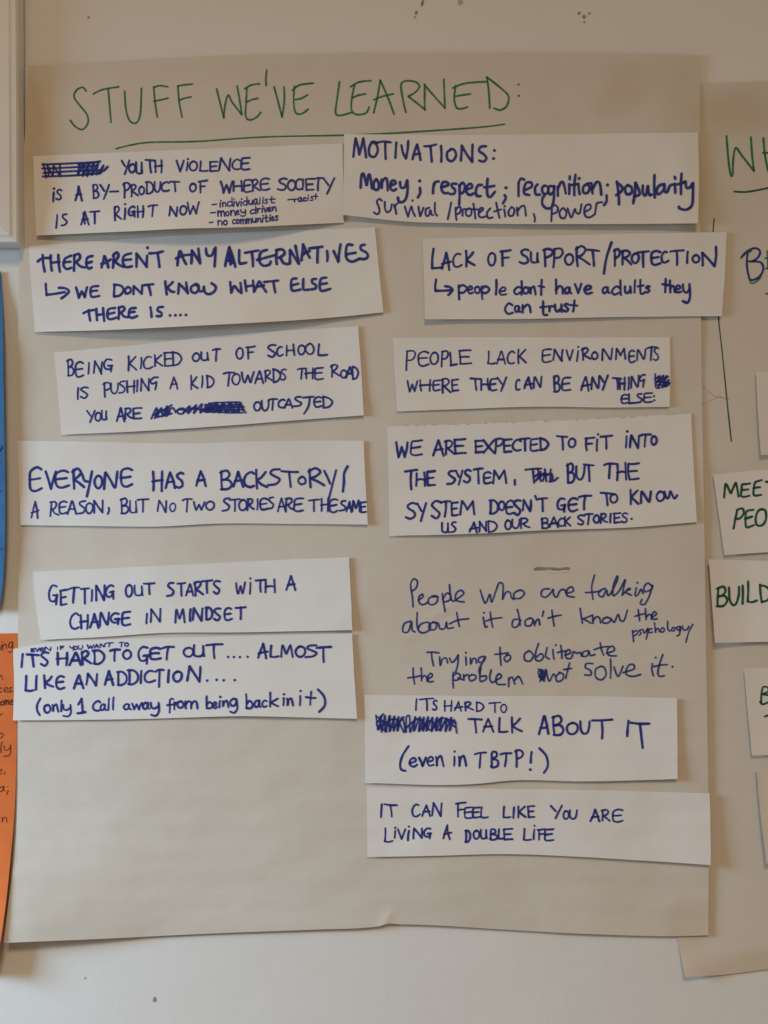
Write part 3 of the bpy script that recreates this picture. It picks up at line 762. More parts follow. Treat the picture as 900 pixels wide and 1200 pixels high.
# ---------------------------------------------------------------- paper strips
def strip(label, top, bottom, left, right, base, lift, ragged=0.0, seed=1, lines=(), mat='blue_ink', scribbles=(), hb=None, group=None, nx=96, ny=22):
    """lift = (bottom-left, bottom-middle, bottom-right, left, right, top) in mm above the sheet behind"""
    tp, bt, lf, rt = (smooth_poly(q) for q in (top, bottom, left, right))
    bl, bm, br, le, ri, tpf = (q * 0.001 for q in lift)
    ri *= 0.5
    hb = hb or h_main
    def hf(x, y):
        yt, yb = y_at(tp, x), y_at(bt, x)
        v_ = max(-0.02, min(1.03, (y - yt) / (yb - yt))); xl, xr = x_at(lf, y), x_at(rt, y)
        u = max(-0.02, min(1.02, (x - xl) / (xr - xl)))
        bott = bl * (1 - u) ** 2 + br * u ** 2 + bm * 4 * u * (1 - u) * (0.75 + 0.25 * math.sin(u * 5 + seed))
        h = base * 0.0007 + bott * max(0, v_) ** 2.2 + le * max(0, 1 - u * 6) ** 2 + ri * max(0, 1 - (1 - u) * 6) ** 2 + tpf * max(0, 1 - v_ * 3) ** 2 * math.sin(max(0, min(1, u)) * 3.14) ** 2
        h += 0.00018 * (1 + nz(x * 0.02, y * 0.03, seed * 5.1))
        return hb(x, y) + max(h, 0.0004)
    o = paper('paper_strip', label, 'paper strip', top, bottom, left, right, hf, M['card'], nx, ny, seed=seed, ragged_top=ragged, group=group)
    for ln in lines:
        ik_ = Ink(hf)
        for it in ln: it(ik_)
        ik_.build('handwritten_line', M[mat], o)
    for fn in scribbles:
        ik_ = Ink(hf, 0.0003); fn(ik_); ik_.build('crossed_out_word', M[mat], o)
    return o, hf

def w(text, x0, x1, y0, y1, h, wd=3.1, **k): return lambda ik: word(ik, text, x0, x1, y0, y1, h, wd, **k)
def lw(text, x0, x1, y0, y1, xh, wd=2.9, **k): return lambda ik: word(ik, text, x0, x1, y0, y1, xh / 0.55, wd, low=True, **k)
def z(ox, oy, sc, wd, strokes): return lambda ik: ik.zoom(ox, oy, sc, wd, strokes)
def bx(ox, oy, sc, wd, spec):
    """letters in boxes: 'C,x0,top,x1,bottom' measured at scale sc from (ox, oy); '_c' is lower case, a digit picks a letter form"""
    def fn(ik):
        rg = random.Random(hash_str(spec))
        for tok in spec.split():
            c, x0, yt, x1, yb = tok.split(','); x0, yt, x1, yb = (float(q) for q in (x0, yt, x1, yb))
            low = c[0] == '_'; c = c.lstrip('_'); F = LOW if low else CAPS
            forms = [F[c[0]]] + (VAR.get(c[0], []) if (len(c) > 1 or c[0] not in 'Oo') else [])
            g_ = forms[int(c[1]) % len(forms)] if len(c) > 1 else rg.choice(forms)
            xs = [p[0] for m_, q in g_[0] for p in q]; ys = [p[1] for m_, q in g_[0] for p in q]
            a, b_, c_, d_ = min(xs), max(xs), min(ys), max(ys)
            pad = wd * sc * 0.2
            wd_ = wd * 0.94
            if c[0] in 'Il' or (c[0] == 'i'):
                X0, X1 = x0, x1
            else:
                X0, X1 = x0 + pad, x1 - pad
            Y0, Y1 = yt + pad, yb - pad
            for mode, pts in g_[0]:
                q = []
                for px, py in pts:
                    px += rg.uniform(-.018, .018); py += rg.uniform(-.018, .018)
                    fx = (px - a) / max(b_ - a, 0.05); fy = (py - c_) / max(d_ - c_, 0.05)
                    if c[0] in 'Ii' or (low and c[0] in 'l'): fx = py * 0.9 if b_ - a < 0.03 or True else fx; fx = max(0, min(1, 0.5 + (0.5 - (py - c_) / (d_ - c_)) * -0.35 + rg.uniform(-.1, .1)))
                    q.append((ox + (X0 + (X1 - X0) * fx) / sc, oy + (Y1 + (Y0 - Y1) * fy) / sc))
                ik.stroke(q, wd_ * rg.uniform(.88, 1.1), mode, seed=rg.uniform(0, 50))
    return fn
def dots(pts, r=1.9): return lambda ik: [ik.dot(p, r) for p in pts]
def zigzag(x0, x1, y0, y1, n, wd, seed=1, slant=3.0):
    def fn(ik):
        rg = random.Random(seed); pts = []
        for i in range(n):
            t = i / (n - 1); x = x0 + (x1 - x0) * t
            up = i % 2 == 0
            pts.append((x + (slant if up else -slant) + rg.uniform(-1, 1), (y0 if up else y1) + rg.uniform(-1.8, 1.8)))
        ik.stroke(pts, wd, 's')
    return fn

G1 = 'white paper strips with blue handwriting on the flipchart sheet'
# 1 youth violence
strip('white strip under the green title whose first line starts with crossed-out words',
  [(39, 183), (150, 178), (401, 168)], [(42.5, 276), (120, 272.5), (215, 268), (300, 265.5), (403, 261)], [(39, 183), (40, 220), (42.5, 276)], [(401, 168), (402.5, 220), (403, 261)],
  0.9, (2.5, 13.5, 0.4, 0.3, 0.3, 0), seed=11, group=G1,
  lines=[[bx(40, 175, 5, 2.7, 'Y0,510,62,562,148 O,552,84,594,137 U,595,72,637,144 T,648,58,710,137 H,702,60,752,138'), bx(200, 175, 4.5, 2.7, 'V,28,56,72,120 i,80,48,94,114 O,97,60,140,114 L,152,60,198,117 E,204,62,250,118 N,254,43,317,114 C,322,50,366,108 E,370,42,418,110')],
   [bx(40, 175, 5, 2.7, 'i,108,228,120,310 S,126,233,164,298 A0,238,213,282,302 B,340,203,380,288 Y,384,203,442,294 P,518,193,562,287 R,562,203,610,280 O,611,215,646,267 D,652,190,700,262 U,702,188,742,252 C,742,188,792,248 T,794,185,853,248'), z(40, 175, 5, 2.6, [['l', (444, 248), (492, 246)]]),
    bx(200, 175, 4.5, 2.7, 'O,98,178,134,224 F,144,162,194,230 W,260,166,328,232 H,330,163,380,222 E,384,158,426,227 R,426,156,472,224 E,470,150,524,217 S,562,150,614,218 O,614,160,660,217 C,656,153,692,214 I,692,155,700,214 E,710,152,756,217 T,754,149,804,218 Y0,800,148,864,236')],
   [bx(40, 175, 5, 2.7, 'I,124,382,138,464 S,156,378,194,448 A,273,362,322,444 T,324,358,384,438 R,466,332,512,418 i,520,318,542,410 G,550,332,592,398 H,600,328,642,402 T,666,325,724,395 N,788,332,840,395'), bx(200, 175, 4.5, 2.7, 'O,46,296,84,345 W0,86,276,152,343'), z(40, 175, 5, 2.7, [['l', (288, 372), (296, 436)]])],
   [z(200, 175, 4.5, 2.0, [['l', (218, 291), (242, 289)]]), bx(200, 175, 4.5, 1.9, '_i,258,268,266,306 _n,272,278,292,304 _d,296,253,326,302 _i,330,260,338,302 _v,342,273,364,302 _i,368,260,376,300 _d,380,250,404,297 _u,410,266,434,294 _a,438,260,462,292 _l,467,253,473,290 _i,482,253,490,287 _s,494,260,512,287 _t,518,246,550,284')],
   [z(200, 175, 4.5, 2.0, [['l', (210, 335), (236, 333)]]), bx(200, 175, 4.5, 2.0, '_m,246,323,286,354 _o,289,326,310,352 _n,314,320,342,350 _e,344,320,364,347 _y,367,316,397,354 _d,418,298,452,342 _r,455,310,476,337 _i,480,298,488,334 _v,491,306,510,332 _e,512,304,530,330 _n,533,300,558,327')],
   [z(200, 175, 4.5, 2.0, [['l', (204, 386), (223, 384)]]), bx(200, 175, 4.5, 1.9, '_n,248,373,272,402 _o,277,373,300,400 _c,324,368,344,394 _o,346,368,364,392 _m,368,366,397,394 _m,399,364,427,392 _u,429,360,452,388 _n,455,360,478,386 _i,482,348,490,384 _t,492,343,514,382 _i,520,346,527,380 _e,530,353,546,378 _s,548,348,567,376')],
   [z(200, 175, 4.5, 2.0, [['l', (618, 266), (646, 264)]]), bx(200, 175, 4.5, 1.9, '_r,649,260,670,282 _a,671,253,697,277 _c,698,253,716,274 _i,720,240,728,272 _s,734,246,752,272 _t,753,233,777,264')]],
  scribbles=[z(30, 60, 3, 2.3, [['l', (58, 398), (262, 388)], ['l', (58, 412), (250, 402)], ['l', (62, 428), (262, 418)], ['l', (60, 440), (240, 432)], ['l', (62, 395), (72, 444)], ['l', (75, 400), (95, 436), (98, 402), (122, 440), (120, 398)], ['l', (80, 440), (78, 402)],
     ['l', (185, 398), (262, 386)], ['l', (186, 436), (262, 430)], [(190, 400), (182, 438), (205, 396), (200, 440), (222, 394), (215, 440), (240, 390), (232, 436), (255, 392), (248, 434), (275, 400), (262, 428), (290, 404), (276, 420)]])])
# 3 alternatives
strip('white strip in the left column saying there are no alternatives, with a bent arrow',
  [(33.7, 288), (230, 275), (439, 266.4)], [(41, 389), (120, 387), (230, 381.6), (400, 371), (449.3, 366)], [(33.7, 288), (37, 340), (41, 389)], [(439, 266.4), (444, 315), (449.3, 366)],
  0.8, (1.5, 10.5, 1.0, 0.3, 2.0, 0), seed=12, group=G1,
  lines=[[z(30, 280, 5.625, 3.3, [['l', (112, 105), (125, 215)], [(80, 148), (110, 128), (160, 125)], ['l', (165, 108), (172, 208)], ['l', (215, 105), (225, 215)], ['l', (168, 158), (222, 150)], [(300, 110), (260, 130), (250, 175), (270, 198), (300, 190)], ['l', (250, 155), (295, 150)], ['l', (320, 105), (318, 210)], [(320, 110), (350, 98), (358, 125), (335, 150), (325, 155)], [(335, 155), (360, 180), (390, 188)], [(440, 112), (405, 125), (400, 170), (415, 195), (435, 188)], ['l', (400, 160), (435, 150)],
      [(500, 188), (515, 130), (520, 112), (535, 150), (545, 188)], [(498, 165), (530, 155), (560, 135)], ['l', (580, 100), (575, 190)], [(575, 110), (600, 88), (612, 110), (595, 140), (580, 150)], [(590, 150), (615, 170), (645, 185)], [(695, 95), (650, 110), (640, 150), (660, 185), (700, 180)], ['l', (640, 140), (695, 135)], ['l', (730, 185), (730, 95), (798, 185), (800, 110)], [(803, 58)], [(815, 95), (860, 92), (905, 82)], ['l', (870, 95), (882, 185)]]),
    z(190, 270, 5.625, 3.4, [[(100, 230), (108, 160), (120, 138), (140, 190), (158, 222)], [(90, 185), (140, 165), (185, 160)], ['l', (192, 218), (195, 132), (250, 218), (238, 120)], [(288, 118), (295, 160), (325, 165), (345, 122)], ['l', (352, 112), (345, 238)], ['l', (415, 235), (442, 110), (482, 240)], ['l', (430, 200), (465, 195)], ['l', (440, 150), (450, 225)], ['l', (448, 160), (462, 215)], [(508, 130), (508, 210), (525, 218), (555, 212)],
      [(545, 148), (590, 140), (635, 132)], ['l', (590, 142), (598, 235)], [(690, 128), (650, 145), (640, 200), (665, 232), (705, 225), (715, 205)], [(625, 195), (680, 180), (745, 162)], ['l', (755, 130), (755, 222)], [(750, 130), (790, 125), (808, 150), (780, 175), (765, 180)], [(780, 182), (800, 215), (830, 222)]]),
    z(310, 270, 6.43, 3.4, [['l', (190, 250), (192, 148), (258, 250), (232, 115)], ['l', (278, 225), (290, 105), (340, 205)], [(285, 185), (310, 165), (340, 155)], [(335, 135), (380, 130), (435, 122)], ['l', (402, 130), (398, 242)], ['l', (470, 155), (472, 230)], [(520, 155), (540, 200), (555, 235)], ['l', (555, 235), (572, 105)], [(660, 110), (625, 108), (612, 160), (620, 215), (660, 235), (710, 215)], ['l', (615, 180), (685, 168)], [(755, 108), (725, 115), (728, 145), (765, 165), (778, 195), (755, 215), (712, 212)]])],
   [z(30, 280, 5.625, 3.1, [[(132, 295), (135, 340), (138, 370)], [(138, 368), (190, 362), (258, 350)], [(218, 322), (260, 325), (285, 345), (265, 370), (235, 392)], ['l', (332, 320), (350, 388), (370, 345), (390, 384), (405, 318)], [(478, 310), (432, 320), (430, 375), (450, 382), (485, 375)], ['l', (430, 345), (470, 340)], ['l', (585, 305), (582, 378)], [(582, 300), (630, 310), (645, 340), (620, 372), (582, 380)], [(675, 315), (655, 335), (662, 360), (690, 350), (690, 325), (672, 318)], ['l', (710, 365), (712, 310), (765, 362), (768, 305)], ['l', (778, 305), (842, 298)], ['l', (808, 302), (825, 370)]]),
    z(190, 270, 5.625, 3.2, [['l', (20, 335), (30, 422)], [(70, 340), (45, 365), (25, 380)], [(35, 380), (60, 402), (80, 405)], ['l', (105, 418), (110, 350), (170, 415), (158, 342)], [(215, 355), (190, 375), (195, 405), (225, 410), (240, 375), (215, 355), (238, 360), (245, 398), (268, 398), (275, 365), (282, 408), (310, 420), (345, 400), (352, 370), (325, 348)],
      ['l', (448, 340), (455, 410)], [(455, 410), (470, 372), (480, 368), (500, 395), (522, 412)], ['l', (522, 412), (515, 345)], ['l', (545, 330), (555, 400)], [(552, 370), (575, 366), (600, 362)], ['l', (598, 330), (605, 400)], [(605, 405), (625, 365), (640, 335), (665, 375), (685, 405)], ['l', (615, 372), (670, 362)], [(672, 340), (720, 335), (765, 330)], ['l', (732, 335), (745, 408)]]),
    z(310, 270, 6.43, 3.2, [[(240, 362), (205, 370), (200, 430), (215, 455), (270, 445)], ['l', (200, 415), (255, 400)], [(292, 365), (290, 430), (300, 448), (335, 445)], [(390, 365), (360, 370), (360, 395), (385, 410), (385, 435), (350, 445)], [(465, 355), (425, 365), (415, 420), (430, 455), (495, 440)], ['l', (420, 405), (470, 398)]])],
   [z(30, 280, 5.625, 3.2, [[(380, 490), (410, 475), (450, 468)], ['l', (415, 470), (425, 538)], ['l', (466, 460), (470, 535)], ['l', (510, 455), (518, 540)], ['l', (470, 502), (515, 495)], [(590, 455), (545, 465), (540, 515), (560, 530), (598, 518)], ['l', (540, 495), (585, 485)], ['l', (615, 450), (612, 528)], [(612, 455), (640, 445), (652, 462), (630, 485), (618, 488)], [(630, 490), (650, 512), (680, 515)], [(725, 455), (688, 462), (680, 505), (700, 520), (735, 508)], ['l', (682, 485), (718, 480)],
      ['l', (822, 450), (830, 515)], [(905, 448), (875, 452), (870, 472), (895, 488), (892, 508), (862, 508)]]), dots([(199.2, 369.6), (205.5, 369.4), (211.4, 369.2), (217.8, 369)])]])
# 4 kicked out of school
strip('white strip about school, crossed-out words in its third line',
  [(63, 413), (160, 404), (250, 394), (419.6, 382.2)], [(72.2, 509.6), (160, 505.5), (250, 500), (340, 493), (426.2, 486.7)], [(63, 413), (67, 450), (72.2, 509.6)], [(419.6, 382.2), (423, 430), (426.2, 486.7)],
  0.8, (0.8, 2.2, 1.8, 0.4, 2.2, 0), seed=13, group=G1,
  lines=[[bx(70, 390, 5, 2.5, 'B0,40,153,84,253 E,88,168,140,261 I,165,173,174,243 N,196,163,250,243 G,256,153,310,228 K,400,135,452,223 I,470,143,480,211 C,490,138,547,213 K,553,126,602,198 E,608,112,664,197 D,658,109,714,193 O,776,116,820,168 U,826,110,872,163'), bx(245, 390, 5, 2.5, 'T,18,93,68,168 O,156,86,200,155 F,216,76,272,155 S,343,68,392,145 C,396,80,434,138 H,450,66,502,135 O,518,70,562,128 O1,563,60,614,128 L0,638,63,694,135')],
   [bx(70, 390, 5, 2.5, 'I,102,320,110,390 S,120,316,167,385 P,253,289,300,378 U,298,293,342,358 S,343,280,384,355 H,388,278,442,353 I,448,276,458,345 N,473,266,527,343 5,528,258,577,335 A0,643,257,692,331 K,766,248,810,333 I,828,250,838,323 D,860,248,905,323'), bx(245, 390, 5, 2.5, 'T2,83,230,150,313 O,133,238,182,305 W,188,226,264,295 A,266,222,320,298 R,323,216,372,288 D,373,210,420,293 S,414,210,452,278 T,516,206,572,273 H,560,205,614,271 E,616,203,670,275 R1,710,183,768,261 O,768,216,807,265 A,798,196,847,265 D,838,193,877,275')],
   [bx(70, 390, 5, 2.6, 'Y0,156,453,208,528 O,205,464,242,518 U,243,453,277,511 A,330,438,380,521 R,380,440,428,508 E,428,438,482,505')],
   [bx(245, 390, 5, 2.6, 'O0,260,403,304,458 U,306,396,350,458 T,346,386,402,453 C,402,388,447,441 A,438,385,490,443 S,492,373,542,433 E,613,373,662,438 D,666,370,724,443'), z(245, 390, 5, 2.5, [['l', (550, 380), (612, 374)], [(590, 378), (582, 430), (556, 474)]])]],
  scribbles=[z(50, 380, 4.5, 2.2, [[(572, 498), (600, 440), (600, 490), (625, 440), (632, 485), (655, 430), (650, 485), (680, 440), (700, 460)], ['l', (600, 470), (680, 425)], [(600, 490), (680, 470)], [(700, 465), (720, 445), (745, 445), (740, 470), (715, 470), (712, 452), (760, 450)],
      [(740, 465), (775, 430), (765, 470), (810, 425), (795, 470), (840, 420), (830, 468), (880, 415), (870, 465), (920, 418), (905, 465), (950, 415)], [(750, 462), (800, 440), (850, 458), (900, 430), (940, 455)], [(770, 440), (830, 448), (900, 442)], [(580, 480), (630, 455), (670, 462)], [(590, 495), (615, 450), (640, 480), (665, 440)]]),
      z(240, 380, 4.5, 2.1, [[(0, 430), (40, 415), (110, 412), (180, 410)], [(0, 462), (60, 462), (120, 466), (200, 466)], [(5, 465), (25, 415), (40, 465), (60, 412), (75, 468), (95, 412), (110, 468), (130, 412), (145, 468), (165, 412), (178, 466), (185, 412), (200, 440), (215, 468)], [(0, 445), (100, 440), (205, 435)], [(10, 452), (110, 452), (190, 450)], [(2, 438), (30, 458), (55, 420), (85, 462), (100, 420), (125, 460), (140, 418), (160, 462), (185, 425), (200, 455)], [(0, 422), (90, 428), (180, 422)]])])
# 7 everyone has a backstory
strip('wide white strip about everyone having a backstory, written in two lines',
  [(20.7, 516.4), (100, 517.5), (215, 519.5), (330, 516.5), (426, 516.4)], [(24, 615.3), (110, 616.5), (185, 617), (260, 613.5), (350, 614), (431, 614.8)], [(20.7, 516.4), (22, 560), (24, 615.3)], [(426, 516.4), (428, 560), (431, 614.8)],
  0.8, (0.8, 1.8, 1.0, 0.2, 2.6, 0.6), seed=14, group=G1,
  lines=[[bx(25, 535, 4.5, 3.2, 'E1,40,56,112,185 V,126,76,184,172 E1,176,70,252,167 R1,266,62,332,171 O,383,98,427,168 N,433,76,507,173 E1,520,58,587,160 H2,686,76,747,185 A,758,80,812,171 S,810,82,857,168'), z(25, 535, 4.5, 3.2, [[(320, 92), (332, 126), (352, 132)], ['l', (372, 78), (345, 210)]]),
     bx(220, 535, 4.186, 3.2, 'A0,38,68,90,147 B0,156,66,217,164 A,220,73,274,150 C,273,73,327,152 K,333,63,392,160 S,390,60,454,142 T,456,68,542,152 O1,538,96,580,138 R1,588,56,674,152 Y0,666,63,730,212'), z(210, 510, 3.913, 3.1, [[(772, 142), (756, 175), (755, 215), (750, 258)]])],
   [bx(25, 535, 4.5, 2.5, 'A,50,236,94,328 R,150,236,198,318 E,197,233,242,303 A,240,233,290,305 S,296,233,338,303 O,338,243,377,301 N,380,228,432,301 ,,452,268,462,302'.replace(' ,,452,268,462,302', '') + ' B0,520,218,567,303 U,570,230,610,298 T,610,222,672,295 N,716,230,767,295 O,780,243,814,291 T,848,222,900,293'), z(25, 535, 4.5, 2.5, [[(460, 270), (462, 285), (455, 302)]]),
     bx(220, 535, 4.186, 2.6, 'W,26,220,84,265 O,86,218,130,263 S,168,203,207,268 T,203,206,256,271 O,248,210,290,265 R,290,206,327,265 I,338,206,344,263 E,353,203,394,263 S,390,198,422,258 A,438,203,482,273 R,478,203,522,268 E,520,203,567,271 T,590,209,647,271 H,650,203,692,271 E,693,206,737,275 S,743,216,777,268 A,776,220,810,275 M,806,216,847,271 E,846,220,877,275')]])
# 9 getting out
strip('white strip about getting out, two lines and bare right half',
  [(38.4, 670), (150, 665), (230, 661), (330, 656), (408.9, 652.9)], [(47.8, 750), (120, 746.5), (185, 741.8), (280, 741), (412.9, 738.4)], [(38.4, 670), (42, 710), (47.8, 750)], [(408.9, 652.9), (411, 695), (412.9, 738.4)],
  0.9, (0.5, 1.8, 1.5, 0.2, 2.8, 0), seed=15, group=G1,
  lines=[[bx(50, 675, 5.625, 2.8, 'G1,38,60,100,191 E,112,88,162,193 T,166,73,244,181 T,248,76,308,185 I,318,88,328,168 N,348,58,410,165 G,413,56,470,153 O,543,56,592,138 U,603,60,662,131 T,663,43,740,123'), bx(190, 670, 5.625, 2.8, 'S,28,70,78,163 T,98,70,155,161 A,152,78,208,161 R,208,60,272,161 T,258,53,332,143 S,336,58,384,148 W,483,68,548,148 i,570,40,588,148 T,613,48,684,135 H,676,48,747,138 A,816,26,880,125')],
   [bx(50, 675, 5.625, 3.0, 'C,176,243,240,351 H,243,253,302,353 A,308,246,370,345 N,372,236,440,333 G,447,243,507,323 E,518,233,580,328 I,680,246,690,315 N,710,213,780,308'), bx(190, 670, 5.625, 3.0, 'M,83,250,150,338 I,180,243,190,328 N,196,236,270,328 D,283,233,332,318 S,340,238,387,325 E,406,236,462,323 T,480,229,552,315')]])
# 10 hard to get out (lies over the orange paper too)
def hb10(x, y): return max(h_main(x, y), 0.0042)
strip('lowest white strip of the left column, overlapping the orange paper, with a bracketed third line',
  [(15.2, 760.6), (50, 754), (120, 750), (250, 746), (412.6, 742.3)], [(15.2, 844.2), (110, 843.5), (200, 841.6), (288, 839.2), (350, 840.5), (418.5, 842.4)], [(15.2, 760.6), (16.5, 800), (15.2, 844.2)], [(412.6, 742.3), (415, 790), (418.5, 842.4)],
  0.3, (0.8, 2.0, 1.0, 0.5, 2.8, 0), seed=16, group=G1, hb=hb10,
  lines=[[bx(15, 745, 4.5, 1.75, 'E,94,66,116,86 V,117,64,140,85 E,141,62,164,83 N,166,58,202,80 I,232,58,238,75 F,247,53,270,73 Y,298,53,322,78 O,321,54,340,75 U,343,50,368,73 W,390,46,427,68 A,428,43,454,66 N,458,40,487,62 T,488,36,532,60 T,558,33,587,60 O,588,36,610,57')],
   [bx(15, 745, 4.5, 3.2, 'I,42,93,56,170 T,70,95,138,165 S,146,85,190,161 H,228,86,292,158 A,296,86,360,158 R,358,78,414,155 D,418,76,482,151 T,510,70,567,135 O,578,73,624,125 G1,660,56,717,151 E1,720,60,782,128 T,783,56,852,128'), bx(205, 745, 4.5, 3.1, 'O,43,60,97,113 U,96,48,157,111 T,162,42,252,120 A,436,40,490,123 L,500,50,548,115 M,556,50,622,115 O,633,53,687,113 S,683,48,747,115 T,743,55,825,141'), dots([(267.2, 769.8), (274, 769.9), (281, 770), (290, 769.6)], 1.6)],
   [bx(15, 745, 4.5, 3.2, 'L0,63,210,114,294 I,120,208,128,287 K,163,206,217,278 E,226,210,274,283 A,318,205,374,281 N,383,196,447,265 A,483,183,532,261 D,546,188,602,263 D,604,180,662,258 I,672,183,680,253 C,692,183,752,248 T,750,178,797,271 I,815,178,825,248 O,843,186,892,243'), bx(205, 745, 4.5, 3.2, 'N,63,160,137,245'), dots([(242.7, 797.6), (253.7, 796.6), (262, 797.2), (274.9, 797)], 1.7)],
   [z(0, 730, 4.09, 2.8, [[(193, 362), (178, 392), (178, 420), (190, 442)]]), bx(15, 745, 4.5, 2.8, '_o,163,363,200,408 _n,206,358,242,404 _l,252,338,260,402 _y,262,362,307,428 C,420,342,462,398 _a,460,358,494,395 _l,500,328,510,394 _l,525,323,535,392 _a,583,358,624,391 _w,626,353,682,391 _a,683,350,722,388 _y,724,350,774,423 _f,810,328,848,408 _r,848,348,872,391'),
    z(15, 745, 4.5, 2.9, [['l', (345, 362), (362, 332), (368, 406)], ['l', (340, 409), (382, 402)]]), bx(205, 745, 4.5, 2.8, '_o,10,343,47,383 _m,52,343,120,385 _b,163,316,200,385 _e,198,348,224,385 _i,232,320,241,381 _n,248,338,284,378 _g,288,328,330,408 _b,373,306,412,385 _a,416,338,454,378 _c,456,338,487,378 _k,498,296,547,375 _i,568,306,578,368 _n,588,326,624,371 _i,655,290,665,368 _t,688,293,742,368'), z(200, 730, 3.913, 3.0, [[(675, 305), (703, 338), (706, 378), (680, 408)]])]])
